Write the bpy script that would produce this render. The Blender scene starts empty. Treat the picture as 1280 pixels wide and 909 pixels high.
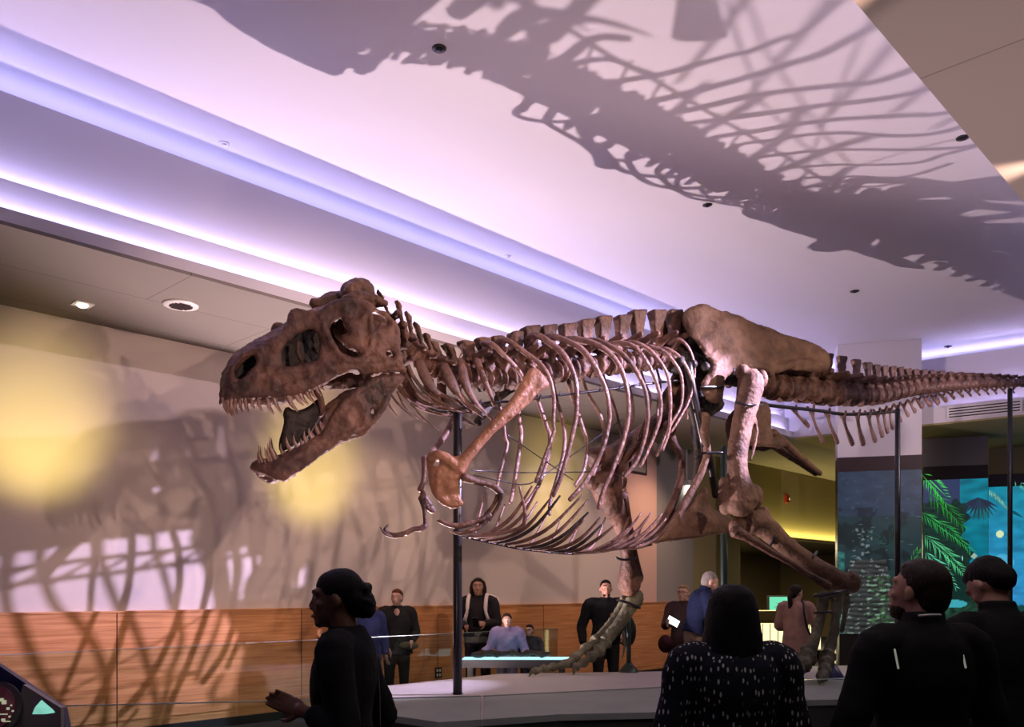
import bpy, bmesh, math, random
import numpy as np
from mathutils import Vector, Matrix, noise
from mathutils.geometry import delaunay_2d_cdt
random.seed(7)
C = bpy.context.scene.collection
V = Vector
F = 1100.0; HZ = 738.0; EYE = 1.55
def P(px, py, D): return V(((px-640)/F*D, D, EYE+(HZ-py)/F*D))
# ---------------------------------------------------------------- materials
def mat(name, col, rough=.6, metal=0., var=0., vscale=6., bump=0., bscale=30., emit=None, estr=0., spec=.4):
    m = bpy.data.materials.new(name); m.use_nodes = True
    nt = m.node_tree; b = nt.nodes['Principled BSDF']
    b.inputs['Base Color'].default_value = (*col, 1); b.inputs['Roughness'].default_value = rough
    b.inputs['Metallic'].default_value = metal; b.inputs['Specular IOR Level'].default_value = spec
    tc = nt.nodes.new('ShaderNodeTexCoord')
    if var:
        n = nt.nodes.new('ShaderNodeTexNoise'); n.inputs['Scale'].default_value = vscale; n.inputs['Detail'].default_value = 5
        r = nt.nodes.new('ShaderNodeValToRGB')
        r.color_ramp.elements[0].position = .3; r.color_ramp.elements[1].position = .72
        r.color_ramp.elements[0].color = (*[c*(1-var) for c in col], 1)
        r.color_ramp.elements[1].color = (*[min(1, c*(1+var)) for c in col], 1)
        nt.links.new(tc.outputs['Object'], n.inputs['Vector']); nt.links.new(n.outputs['Fac'], r.inputs['Fac'])
        nt.links.new(r.outputs['Color'], b.inputs['Base Color'])
    if bump:
        n2 = nt.nodes.new('ShaderNodeTexNoise'); n2.inputs['Scale'].default_value = bscale; n2.inputs['Detail'].default_value = 6
        bp = nt.nodes.new('ShaderNodeBump'); bp.inputs['Strength'].default_value = bump; bp.inputs['Distance'].default_value = .02
        nt.links.new(tc.outputs['Object'], n2.inputs['Vector']); nt.links.new(n2.outputs['Fac'], bp.inputs['Height'])
        nt.links.new(bp.outputs['Normal'], b.inputs['Normal'])
    if emit:
        b.inputs['Emission Color'].default_value = (*emit, 1); b.inputs['Emission Strength'].default_value = estr
    return m
def bone(name, c1, c2, c3, rough=.6):
    m = mat(name, c1, rough, bump=.8, bscale=22)
    nt = m.node_tree; b = nt.nodes['Principled BSDF']
    tc = nt.nodes.new('ShaderNodeTexCoord'); n = nt.nodes.new('ShaderNodeTexNoise')
    n.inputs['Scale'].default_value = 4.5; n.inputs['Detail'].default_value = 8; n.inputs['Roughness'].default_value = .62
    r = nt.nodes.new('ShaderNodeValToRGB'); e = r.color_ramp.elements
    e[0].position = .33; e[0].color = (*c2, 1); e[1].position = .68; e[1].color = (*c3, 1)
    k = e.new(.5); k.color = (*c1, 1)
    nt.links.new(tc.outputs['Object'], n.inputs['Vector']); nt.links.new(n.outputs['Fac'], r.inputs['Fac'])
    nt.links.new(r.outputs['Color'], b.inputs['Base Color'])
    return m
M = {}
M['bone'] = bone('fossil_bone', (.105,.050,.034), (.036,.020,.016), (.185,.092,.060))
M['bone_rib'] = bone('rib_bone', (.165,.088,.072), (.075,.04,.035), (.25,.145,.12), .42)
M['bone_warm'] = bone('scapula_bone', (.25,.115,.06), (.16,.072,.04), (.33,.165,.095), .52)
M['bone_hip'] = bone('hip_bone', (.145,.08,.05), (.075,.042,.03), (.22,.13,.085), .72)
M['bone_dark'] = bone('dark_bone', (.022,.016,.013), (.012,.009,.008), (.045,.031,.025))  # dark bones; toned down further to shade the skull openings
M['bone_olive'] = bone('foot_bone', (.105,.105,.068), (.05,.05,.034), (.19,.185,.125))
M['tooth'] = bone('tooth_enamel', (.26,.15,.11), (.16,.085,.06), (.42,.28,.21), .3)
M['steel'] = mat('armature_steel', (.06,.055,.06), .28, .8)
M['pole'] = mat('pole_paint', (.035,.035,.04), .3, .6)
M['pole_green'] = mat('pole_paint_green', (.03,.05,.045), .35, .5)
M['wall'] = mat('wall_paint', (.60,.52,.49), .75, bump=.05, bscale=200)
M['peach'] = mat('wall_paint_pink_lit', (.66,.44,.36), .7)  # wall paint with the pinker light on this bay put into the colour
M['grey'] = mat('grey_paint', (.30,.285,.27), .75)
M['olive'] = mat('olive_paint', (.32,.27,.12), .75)
M['olive_dark'] = mat('olive_dark_paint', (.10,.085,.035), .8)
M['ceil'] = mat('ceiling_paint', (.66,.63,.66), .8)
M['band'] = mat('band_brown', (.035,.018,.02), .5)
M['darkwall'] = mat('back_hall_paint', (.20,.155,.08), .8)
M['floor'] = mat('floor_carpet', (.05,.05,.07), .9, var=.3, vscale=40)
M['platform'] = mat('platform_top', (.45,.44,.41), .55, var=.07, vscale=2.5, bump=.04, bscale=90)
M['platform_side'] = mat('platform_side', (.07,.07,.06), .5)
M['black'] = mat('black_trim', (.012,.012,.013), .4)
M['white'] = mat('white_plastic', (.75,.73,.7), .4)
def soffit_mat():
    m = mat('soffit_paint', (.30,.265,.235), .8); nt = m.node_tree; b = nt.nodes['Principled BSDF']
    tc = nt.nodes.new('ShaderNodeTexCoord'); mp = nt.nodes.new('ShaderNodeMapping')
    mp.inputs['Rotation'].default_value = (0, 0, math.radians(-46.3)); mp.inputs['Location'].default_value = (.3,.1,0)
    br = nt.nodes.new('ShaderNodeTexBrick'); br.inputs['Scale'].default_value = 1.0
    br.inputs['Brick Width'].default_value = 2.6; br.inputs['Row Height'].default_value = .92
    br.inputs['Mortar Size'].default_value = .006; br.inputs['Color1'].default_value = (.24,.21,.185,1)
    br.inputs['Color2'].default_value = (.23,.20,.175,1); br.inputs['Mortar'].default_value = (.14,.12,.11,1)
    nt.links.new(tc.outputs['Object'], mp.inputs['Vector']); nt.links.new(mp.outputs['Vector'], br.inputs['Vector'])
    nt.links.new(br.outputs['Color'], b.inputs['Base Color'])
    return m
M['soffit'] = soffit_mat()
def wood_mat():
    m = mat('oak_wainscot', (.42,.2,.08), .42); nt = m.node_tree; b = nt.nodes['Principled BSDF']
    tc = nt.nodes.new('ShaderNodeTexCoord'); mp = nt.nodes.new('ShaderNodeMapping'); mp.inputs['Scale'].default_value = (1.1,1.1,34)
    n = nt.nodes.new('ShaderNodeTexNoise'); n.inputs['Scale'].default_value = 1.4; n.inputs['Detail'].default_value = 6; n.inputs['Distortion'].default_value = .4
    r = nt.nodes.new('ShaderNodeValToRGB'); e = r.color_ramp.elements
    e[0].position = .3; e[0].color = (.42,.16,.05,1); e[1].position = .7; e[1].color = (.66,.32,.13,1)
    nt.links.new(tc.outputs['Object'], mp.inputs['Vector']); nt.links.new(mp.outputs['Vector'], n.inputs['Vector'])
    nt.links.new(n.outputs['Fac'], r.inputs['Fac']); nt.links.new(r.outputs['Color'], b.inputs['Base Color'])
    return m
M['wood'] = wood_mat()
def glass_mat():
    m = bpy.data.materials.new('barrier_glass'); m.use_nodes = True; nt = m.node_tree; nt.nodes.clear()
    o = nt.nodes.new('ShaderNodeOutputMaterial'); t = nt.nodes.new('ShaderNodeBsdfTransparent'); t.inputs[0].default_value = (.86,.92,.9,1)
    g = nt.nodes.new('ShaderNodeBsdfGlossy'); g.inputs['Roughness'].default_value = .03; g.inputs[0].default_value = (.9,.9,.9,1)
    f = nt.nodes.new('ShaderNodeFresnel'); f.inputs[0].default_value = 1.3
    x = nt.nodes.new('ShaderNodeMixShader')
    nt.links.new(f.outputs[0], x.inputs[0]); nt.links.new(t.outputs[0], x.inputs[1]); nt.links.new(g.outputs[0], x.inputs[2])
    nt.links.new(x.outputs[0], o.inputs[0]); return m
M['glass'] = glass_mat()
M['glass_edge'] = mat('glass_edge', (.30,.38,.37), .2)
def emis_attr(name, strength):
    m = bpy.data.materials.new(name); m.use_nodes = True; nt = m.node_tree; b = nt.nodes['Principled BSDF']
    a = nt.nodes.new('ShaderNodeAttribute'); a.attribute_name = 'Col'
    b.inputs['Base Color'].default_value = (.01,.01,.01,1); b.inputs['Roughness'].default_value = .35
    nt.links.new(a.outputs['Color'], b.inputs['Emission Color']); b.inputs['Emission Strength'].default_value = strength
    return m
def glow(name, col, s): return mat(name, (.02,.02,.02), .5, emit=col, estr=s)

# ---------------------------------------------------------------- mesh helpers
class MD:                                     # plain mesh data: verts + faces
    def __init__(s): s.v = []; s.f = []
    def add(s, v, f):
        o = len(s.v); s.v += [V(x) for x in v]; s.f += [tuple(i+o for i in q) for q in f]; return s
    def join(s, *os):
        for o in os: s.add(o.v, o.f)
        return s
def box(a, b, md=None):
    md = md or MD(); x0,y0,z0 = a; x1,y1,z1 = b
    return md.add([(x0,y0,z0),(x1,y0,z0),(x1,y1,z0),(x0,y1,z0),(x0,y0,z1),(x1,y0,z1),(x1,y1,z1),(x0,y1,z1)],
        [(0,3,2,1),(4,5,6,7),(0,1,5,4),(1,2,6,5),(2,3,7,6),(3,0,4,7)])
def prism(poly, z0, z1, md=None):             # vertical prism over an xy polygon
    md = md or MD(); n = len(poly)
    return md.add([(x,y,z0) for x,y in poly]+[(x,y,z1) for x,y in poly],
        [tuple(range(n))[::-1], tuple(range(n,2*n))]+[(i,(i+1)%n,n+(i+1)%n,n+i) for i in range(n)])
def obox(c, ax, ay, az, hx, hy, hz, md=None): # oriented box
    md = md or MD(); ax,ay,az = V(ax).normalized(),V(ay).normalized(),V(az).normalized(); c = V(c)
    v = [c+ax*(sx*hx)+ay*(sy*hy)+az*(sz*hz) for sz in(-1,1) for sx,sy in((-1,-1),(1,-1),(1,1),(-1,1))]
    return md.add(v, [(0,3,2,1),(4,5,6,7),(0,1,5,4),(1,2,6,5),(2,3,7,6),(3,0,4,7)])
def catmull(pts, k=4):
    pts = [tuple(p) for p in pts]; n = len(pts)
    if n < 3: 
        return [tuple(pts[0][j]+(pts[-1][j]-pts[0][j])*i/k for j in range(len(pts[0]))) for i in range(k+1)] if n == 2 else pts
    out = []
    for i in range(n-1):
        p0 = pts[max(i-1,0)]; p1 = pts[i]; p2 = pts[i+1]; p3 = pts[min(i+2,n-1)]
        for s in range(k):
            t = s/k
            out.append(tuple(.5*((2*p1[j])+(-p0[j]+p2[j])*t+(2*p0[j]-5*p1[j]+4*p2[j]-p3[j])*t*t+(-p0[j]+3*p1[j]-3*p2[j]+p3[j])*t**3) for j in range(len(p1))))
    out.append(pts[-1]); return out
def tube(pts, rad, n=8, md=None, k=3, ref=None, flat=1., cap=True):
    """pts 3D, rad one radius per point; flat<1 squashes across ref"""
    md = md or MD()
    if not hasattr(rad, '__len__'): rad = [rad]*len(pts)
    q = catmull([(*p, r) for p, r in zip(pts, rad)], k) if k > 1 else [(*p, r) for p, r in zip(pts, rad)]
    ps = [V(a[:3]) for a in q]; rs = [max(a[3], .0008) for a in q]
    up = V(ref) if ref else V((.13,.21,.97)); verts = []; prev = None
    for i, p in enumerate(ps):
        t = (ps[min(i+1,len(ps)-1)]-ps[max(i-1,0)]).normalized()
        if prev is None or ref:
            a = up-t*up.dot(t)
            if a.length < 1e-3: a = V((1,0,0))-t*t.x
        else: a = prev-t*prev.dot(t)
        a.normalize(); prev = a; b = t.cross(a)
        rng = [(p, rs[i])]
        if cap and i == 0: rng = [(p-t*rs[i]*.55*min(1,flat+.3), rs[i]*.55), (p, rs[i])]
        if cap and i == len(ps)-1: rng = [(p, rs[i]), (p+t*rs[i]*.55*min(1,flat+.3), rs[i]*.55)]
        for c, r in rng:
            for j in range(n):
                th = 2*math.pi*j/n; verts.append(c+a*(math.cos(th)*r*flat)+b*(math.sin(th)*r))
    m = len(verts)//n
    f = [(i*n+j, i*n+(j+1)%n, (i+1)*n+(j+1)%n, (i+1)*n+j) for i in range(m-1) for j in range(n)]
    f += [tuple(range(n))[::-1], tuple((m-1)*n+j for j in range(n))]
    return md.add(verts, f)
def ell(c, r, md=None, n=12, m=8, rot=None):
    md = md or MD(); c = V(c); vs = []
    if not hasattr(r, '__len__'): r = (r,r,r)
    for i in range(1, m):
        ph = math.pi*i/m
        for j in range(n):
            th = 2*math.pi*j/n; p = V((r[0]*math.sin(ph)*math.cos(th), r[1]*math.sin(ph)*math.sin(th), r[2]*math.cos(ph)))
            vs.append(c+(rot@p if rot else p))
    t = V((0,0,r[2])); vs += [c+(rot@t if rot else t), c-(rot@t if rot else t)]; T = len(vs)-2
    f = [(i*n+j, (i+1)*n+j, (i+1)*n+(j+1)%n, i*n+(j+1)%n) for i in range(m-2) for j in range(n)]
    f += [(T, j, (j+1)%n) for j in range(n)] + [(T+1, (m-2)*n+(j+1)%n, (m-2)*n+j) for j in range(n)]
    return md.add(vs, f)
def lathe(c, prof, n=24, md=None):            # prof: (radius, z)
    md = md or MD(); c = V(c); vs = []
    for r, z in prof:
        for j in range(n):
            th = 2*math.pi*j/n; vs.append(c+V((r*math.cos(th), r*math.sin(th), z)))
    m = len(prof)
    f = [(i*n+j, i*n+(j+1)%n, (i+1)*n+(j+1)%n, (i+1)*n+j) for i in range(m-1) for j in range(n)]
    f += [tuple(range(n))[::-1], tuple((m-1)*n+j for j in range(n))]
    return md.add(vs, f)
def fuse(md, voxel, smooth=2, nz=0., nscale=8.):
    """merge overlapping closed shapes into one continuous skin"""
    me = bpy.data.meshes.new('t'); me.from_pydata(md.v, [], md.f)
    bm = bmesh.new(); bm.from_mesh(me); bmesh.ops.recalc_face_normals(bm, faces=bm.faces); bm.to_mesh(me); bm.free()
    o = bpy.data.objects.new('t', me); C.objects.link(o)
    r = o.modifiers.new('r', 'REMESH'); r.mode = 'VOXEL'; r.voxel_size = voxel
    if smooth:
        s = o.modifiers.new('s', 'SMOOTH'); s.iterations = smooth; s.factor = .5
    dg = bpy.context.evaluated_depsgraph_get(); ev = o.evaluated_get(dg); em = ev.to_mesh()
    n = len(em.vertices); co = np.empty(n*3); em.vertices.foreach_get('co', co); co = co.reshape(-1,3)
    no = np.empty(n*3); em.vertices.foreach_get('normal', no); no = no.reshape(-1,3)
    fs = [tuple(p.vertices) for p in em.polygons]
    if nz:
        for i in range(n):
            q = V(co[i]*nscale); d = noise.noise(q)*.6+noise.noise(q*2.7)*.4; co[i] += no[i]*d*nz
    ev.to_mesh_clear(); bpy.data.objects.remove(o); bpy.data.meshes.remove(me)
    out = MD(); out.v = [V(c) for c in co]; out.f = fs; return out
def wm(o):                                    # world matrix without waiting for a depsgraph update
    m = o.matrix_basis.copy()
    while o.parent: o = o.parent; m = o.matrix_basis@m
    return m
def obj(name, md, m, parent=None, smooth=True, label=None):
    me = bpy.data.meshes.new(name)
    inv = wm(parent).inverted() if parent else Matrix()
    me.from_pydata([inv@V(v) for v in md.v], [], md.f)
    bm = bmesh.new(); bm.from_mesh(me); bmesh.ops.recalc_face_normals(bm, faces=bm.faces); bm.to_mesh(me); bm.free()
    if smooth: me.polygons.foreach_set('use_smooth', [True]*len(me.polygons))
    me.materials.append(M[m] if isinstance(m, str) else m)
    o = bpy.data.objects.new(name, me); C.objects.link(o)
    if parent: o.parent = parent
    if label: o['label'] = label
    return o
def tag(o, label, cat, group=None):
    o['label'] = label; o['category'] = cat
    if group: o['group'] = group
    return o
def thing(name, label, cat, loc=(0,0,0), rz=0, group=None, parent=None):
    o = bpy.data.objects.new(name, None); C.objects.link(o); o.empty_display_size = .1
    o.location = loc; o.rotation_euler = (0,0,rz); 
    return tag(o, label, cat, group)
def single(name, md, m, label, cat, group=None, smooth=True):
    # origin at the thing's base
    xs = [v.x for v in md.v]; ys = [v.y for v in md.v]; zs = [v.z for v in md.v]
    c = V(((min(xs)+max(xs))/2, (min(ys)+max(ys))/2, min(zs))); d = MD(); d.v = [v-c for v in md.v]; d.f = md.f
    o = obj(name, d, m, None, smooth); o.location = c; return tag(o, label, cat, group)
def struct(name, md, m, smooth=False):
    o = obj(name, md, m, None, smooth); o['kind'] = 'structure'; return o
def area(loc, target, sx, sy, col, W, spread=None, name='lamp'):
    l = bpy.data.lights.new(name, 'AREA'); l.shape = 'RECTANGLE'; l.size = sx; l.size_y = sy; l.color = col; l.energy = W
    if spread: l.spread = spread
    o = bpy.data.objects.new(name, l); C.objects.link(o); o.location = loc
    return o
def spot(loc, target, W, col, deg, blend=.4, rad=.03, name='spotlight'):
    l = bpy.data.lights.new(name, 'SPOT'); l.energy = W; l.color = col; l.spot_size = math.radians(deg); l.spot_blend = blend; l.shadow_soft_size = rad
    o = bpy.data.objects.new(name, l); C.objects.link(o); o.location = loc
    o.rotation_euler = (V(target)-V(loc)).to_track_quat('-Z','Y').to_euler(); return o
# ================================================================ THE ROOM
# wall frame: s runs along the left wall, p is the distance from it into the room
dW = V((.6903,.7235,0)); nW = V((.7235,-.6903,0)); W0 = V((-4.89,8.4,0))
def W(s, p, z): return W0+dW*s+nW*p+V((0,0,z))
def wbox(s0, s1, p0, p1, z0, z1, md=None, sk=0.):   # sk skews s with p
    f = lambda s,p: (W(s+sk*(p-2.05),p,0).x, W(s+sk*(p-2.05),p,0).y)
    return prism([f(s0,p0),f(s1,p0),f(s1,p1),f(s0,p1)], z0, z1, md)
ZS = EYE+2.73
struct('floor', wbox(-9,30,-9,16,-.1,0), 'floor')
struct('wall_left', wbox(-8,12.2,-.3,0,0,ZS), 'wall')
struct('wall_left_return', wbox(10.9,12.2,0,.015,1.33,ZS), 'grey')
struct('trim_1', wbox(9.97,10.9,0,.05,1.33,ZS), 'peach')
struct('trim_2', wbox(12.2,14.1,-.3,-.02,0,ZS), 'olive')
struct('wall_back_header', wbox(14.1,26,-.3,0,2.73,ZS), 'olive')
struct('wall_back', wbox(14.1,26,-5.3,-5,0,2.73), 'darkwall')
struct('ceiling_back_hall', wbox(10.9,26,-5.3,-.3,2.73,2.85), 'olive_dark')
struct('wall_back_side', wbox(25.8,26,-5.3,9,0,ZS), 'darkwall')
struct('wall_behind_camera', wbox(-8.3,-8,-.3,16,0,EYE+4.2), 'wall')
struct('wall_right', wbox(-8,26,15.7,16,0,ZS), 'grey')
# wainscot panels, one per board bay
S = [-5.6,-3.36,-1.14,1.08,3.3,5.52,7.75,9.97,12.2]
md = MD()
for a, b in zip(S, S[1:]): wbox(a+.006, b-.006, .0, .055, .1, 1.315, md)
wn = struct('trim_3', md, 'wood')
struct('trim_4', wbox(-5.6,12.2,.0,.065,1.315,1.335), 'wood')
struct('baseboard_left', wbox(-5.6,12.2,.0,.07,0,.1), 'black')
struct('trim_5', wbox(-5.6,12.2,.0,.045,.1,1.314), 'band')
# ceiling and stepped coves
CH = 4.12; ZC = EYE+CH
struct('ceiling', wbox(-8,14.5,.3,9.2,ZC,ZC+.1), 'ceil')
struct('ceiling_soffit_left', wbox(-8,25.8,0,2.05,ZS,ZS+.03), 'soffit')
md = MD()
far = lambda s0,s1,p0,p1,z0,z1: wbox(s0,s1,p0,p1,z0,z1,md,.15)
wbox(-8,12.3,2.02,2.05,ZS+.03,EYE+2.86,md)                       # lip 1
wbox(-8,12.45,1.87,1.90,ZS+.03,EYE+3.14,md)                  # lip 2
wbox(-8,12.6,1.72,1.75,ZS+.03,EYE+3.88,md)                   # lip 3
struct('trim_6', md, 'ceil')
md = MD(); far(12.3,12.33,2.03,9.5,ZS+.03,EYE+3.04); far(12.45,12.48,1.87,9.5,ZS+.03,EYE+3.36); far(12.6,12.63,1.72,9.5,ZS+.03,EYE+3.9)
struct('trim_7', md, 'ceil')
struct('ceiling_soffit_far', wbox(12.3,25.8,2.05,16,ZS,ZS+.03,None,.15), 'olive')
struct('ceiling_soffit_right', wbox(-8,13.2,7.67,16,ZS,ZS+.03), 'soffit')
md = MD(); wbox(-8,13.3,7.68,7.71,ZS+.03,EYE+3.7,md); struct('trim_8', md, 'ceil')
# vent louvre on the far fascia
def on_far(px, z):
    # point on far fascia plane seen at image column px
    best = min((abs((W(12.3+.15*(p-2.05),p,0).x/W(12.3+.15*(p-2.05),p,0).y)-(px-640)/F), p) for p in [2.05+i*.01 for i in range(700)])[1]
    q = W(12.3+.15*(best-2.05), best, z); return q-dW*.02
vt = thing('air_vent', 'long white louvred air vent set in the far ceiling fascia above the tail', 'vent', on_far(1230, EYE+2.82))
a = on_far(1184, EYE+2.8); b_ = on_far(1278, EYE+2.8); dd = (b_-a).normalized()
obj('frame', obox((a+b_)/2+V((0,0,.1)), dd, (-dd.y,dd.x,0), (0,0,1), (b_-a).length/2, .008, .10), 'white', vt, False)
for i in range(4):
    obj('slot', obox((a+b_)/2+V((0,0,.03+i*.045))-dW*.008, dd, (-dd.y,dd.x,0), (0,0,1), (b_-a).length/2-.03, .006, .009), 'black', vt, False)

# ---- display columns with projected scenery
def screen_fn(kind):
    def f(px, py):
        n = lambda s, o=0.: noise.noise(V((px*s+o, py*s, o)))
        n2 = noise.noise(V((px*.05, py*.12, 3.1))); fine = noise.noise(V((px*.16, py*.3, 7.)))
        if kind == 1:
            t = (py-590)/205
            c = V((.022,.04,.075)) if t < .27 else V((.012,.035,.042))
            c = c*(1+.35*n2)
            if t < .27 and fine > .35: c += V((.03,.04,.06))*(fine-.3)*2
            tree = noise.noise(V((px*.045+4, py*.035, 1.)))+.4*noise.noise(V((px*.15, py*.13, 2.)))
            if t > .22 and tree > .05 : c *= .45
            # stacked stone pillar
            w = 20+ (py-690)*.22
            if abs(px-1085) < w and py > 700:
                st = noise.noise(V((px*.11, round(py/6.)*3.7, 9.))); row = math.sin(py*1.05+st*2.5); c = V((.032,.036,.036))*(1+.55*row+.6*st)
                if fine > .22 and row > .45: c += V((.16,.20,.20))
            elif py > 660 and abs(px-1078) < 12 and fine > .3: c += V((.15,.18,.18))
            if px > 1085 and py > 720 and fine > .15: c += V((.03,.12,.03))
            if px < 1056 and py > 690: c += V((.02,.16,.13))*(.6+fine)
            return c
        if kind == 2:
            c = V((.03,.045,.12)) if py < 640 and px < 1200 else V((.0,.25,.36))*(.8+.6*n2)
            e = 1212+math.sin(py*.12)*5+math.sin(py*.41)*3-(700-py)*.1
            if px < e and py > 628+8*noise.noise(V((px*.1,0,0))): c = V((.006,.03,.022))*(1+.8*fine)
            if px >= e and py > 705: c = V((.03,.22,.42))*(1+.5*n2)
            blob = (px-1212)**2/22**2+(py-(742+6*noise.noise(V((px*.1,5,0)))))**2/30**2
            if blob < 1: c = V((.004,.028,.022))
            if py > 752: c = V((.012,.05,.03))*(1+fine)
            if (px-1193)**2/16**2+(py-755)**2/5**2 < 1: c = V((.05,.42,.5))
            return c
        c = V((.0,.26,.36)).lerp(V((.03,.28,.58)), min(1,max(0,(py-600)/140)))*(1+.45*n2+.15*fine)
        if (px-1250)**2+(py-668)**2 < 22: c = V((.75,.9,.55))
        if (px-1253)**2/15**2+(py-703)**2/10**2 < 1: c = c*1.0+V((.05,.15,.15))
        if py > 760: c = V((.01,.06,.05))
        return c
    return f
def screen(name, A, B, z0, z1, kind, parent, extra):
    """A,B: bottom ends xy; grid mesh with colour per corner"""
    A = V(A); B = V(B); nx, nz = 90, 150; fn = screen_fn(kind); vs = []; cols = []
    nrm = V((B.y-A.y, -(B.x-A.x), 0)).normalized(); 
    for j in range(nz+1):
        for i in range(nx+1):
            q = A.lerp(B, i/nx); q = V((q.x, q.y, z0+(z1-z0)*j/nz)); vs.append(q)
            cols.append(fn(640+F*q.x/q.y, HZ-F*(q.z-EYE)/q.y))
    f = [(j*(nx+1)+i, j*(nx+1)+i+1, (j+1)*(nx+1)+i+1, (j+1)*(nx+1)+i) for j in range(nz) for i in range(nx)]
    # frond strokes drawn on the picture: (x0,y0,x1,y1,width,colour) in picture columns/rows
    D0 = lambda px: (A.x*(B.y-A.y)-A.y*(B.x-A.x))/(((px-640)/F)*(B.y-A.y)-(B.x-A.x))
    for k, (x0,y0,x1,y1,w,col) in enumerate(extra):
        d = V((x1-x0, y1-y0)).normalized(); nn = V((-d.y, d.x))*w; o = len(vs)
        for (x,y) in ((x0+nn.x*.3,y0+nn.y*.3),((x0+x1)/2+nn.x,(y0+y1)/2+nn.y),(x1,y1),((x0+x1)/2-nn.x,(y0+y1)/2-nn.y)):
            q = P(x, y, D0(x)); vs.append(q+nrm*(.004+.0003*(k%9))); cols.append(V(col))
        f.append((o,o+1,o+2,o+3))
    me = bpy.data.meshes.new(name); inv = wm(parent).inverted(); me.from_pydata([inv@v for v in vs], [], f)
    at = me.color_attributes.new('Col', 'FLOAT_COLOR', 'POINT')
    at.data.foreach_set('color', [x for c in cols for x in (max(0,c[0]), max(0,c[1]), max(0,c[2]), 1.)])
    me.materials.append(emis_attr(name+'_picture', .78)); o = bpy.data.objects.new(name, me); C.objects.link(o); o.parent = parent; return o
def frond(x0, y0, x1, y1, L, n, col, droop=.6, side=(1,-1)):
    out = []; d = V((x1-x0, y1-y0)); dl = d.length; d.normalize()
    for i in range(n):
        t = (i+.5)/n; bx = x0+(x1-x0)*t; by = y0+(y1-y0)*t+6*math.sin(t*math.pi)*-1
        for sd in side:
            nn = V((-d.y, d.x))*sd; e = (d*random.uniform(.6,1.)+nn*random.uniform(.3,.8)+V((0,droop*random.uniform(.2,.9)))).normalized()*L*(.55+.5*math.sin(math.pi*min(1,t+.15)))
            k = .7+.6*random.random(); out.append((bx, by, bx+e.x, by+e.y, .55, [c*k for c in col]))
    out.append((x0,y0,x1,y1,.6,col)); return out
def column(x0p, d0, x1p, d1, htop, kind, upper, zbot, toz, label, extra, depth=.45):
    A = V(((x0p-640)/F*d0, d0, 0)); B = V(((x1p-640)/F*d1, d1, 0)); ax = (B-A).normalized(); bk = V((-ax.y, ax.x, 0))
    t = thing('display_column', label, 'display column', (A+B)/2+bk*depth/2)
    L = (B-A).length; c = (A+B)/2+bk*(depth/2+.005); ht = EYE+htop
    obj('upper_panel', obox(c+V((0,0,(ht+toz)/2)), ax, bk, (0,0,1), L/2, depth/2, (toz-ht)/2), upper, t, False)
    obj('band', obox(c-bk*.012+V((0,0,ht-.12)), ax, bk, (0,0,1), L/2, depth/2, .12), 'band', t, False)
    obj('body', obox(c+bk*.01+V((0,0,(zbot+ht-.24)/2)), ax, bk, (0,0,1), L/2, depth/2-.006, (ht-.24-zbot)/2), 'black', t, False)
    obj('base', obox(c+V((0,0,zbot/2)), ax, bk, (0,0,1), L/2-.03, depth/2-.03, zbot/2), 'black', t, False)
    screen('screen', A-bk*.001, B-bk*.001, zbot, ht-.24, kind, t, extra)
    return t
ex1 = []
for k in range(26):
    x = 1060+random.random()*85; y = 640+random.random()*130; ex1.append((x,y,x+4+6*random.random(),y+random.uniform(-1,1),.5,(.10,.16,.16)))
ex1 += frond(1138,705,1150,690,9,5,(.05,.3,.05)); ex1 += frond(1120,690,1085,668,14,8,(.012,.06,.05)); ex1 += frond(1105,690,1130,655,16,9,(.01,.05,.045))
for k in range(60):
    x = 1100+random.random()*40; y = 722+random.random()*60; ex1.append((x,y,x+random.uniform(-3,3),y-5,.7,(.03,.15*random.random()+.03,.03)))
ex2 = frond(1150,590,1182,630,17,16,(.05,.75,.06),.3,(1,)) + frond(1154,592,1184,622,13,12,(.08,.9,.1),.1,(-1,)) 
ex2 += frond(1160,615,1205,660,20,16,(.02,.28,.03),.5) + frond(1150,640,1213,688,18,20,(.03,.42,.08),.6) + frond(1155,668,1208,722,20,20,(.10,.62,.25),.6) + frond(1156,690,1195,735,14,14,(.12,.6,.35),.4)
for a in range(14):
    th = math.radians(-200+a*18); ex2.append((1224,622,1224+math.cos(th)*24,622+abs(math.sin(th))*8-math.sin(th)*10+12,1.6,(.02,.025,.06)))
for k in range(9): ex2.append((1222+k*1.6,632,1221+k*2.2+(k-4)*.8,656-abs(k-4)*2,.6,(.015,.11,.09)))
ex2.append((1213,695,1222,695,4.0,(.35,.5,.42))); ex2.append((1203,694,1203,702,1.,(.3,.6,.6)))
ex3 = frond(1236,612,1262,640,10,14,(.25,.6,.4),.5,(1,)) + [(1236,612,1262,640,1.4,(.15,.35,.3))] + [(1258,635,1280,648,2.2,(.0,.09,.14))] + frond(1268,602,1282,615,9,8,(.1,.5,.35),.4)
for k in range(40):
    x = 1238+random.random()*44; ex3.append((x,764,x+random.uniform(-4,4),752+random.random()*6,1.2,(.008,.06,.05)))
column(1047,14.75,1152.3,14.4,2.22,1,'ceil',.82,ZC-.002,'tall square column with a dark blue underwater forest picture, reaching the ceiling',ex1)
column(1154,15.85,1235,15.55,2.22,2,'grey',.9,ZS-.002,'display panel showing bright green palm fronds, between the tall column and the blue panel',ex2)
column(1235.5,16.9,1330,16.5,2.22,3,'olive',.9,ZS-.002,'display panel showing turquoise sky with a pale moon at the right edge',ex3)

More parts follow.
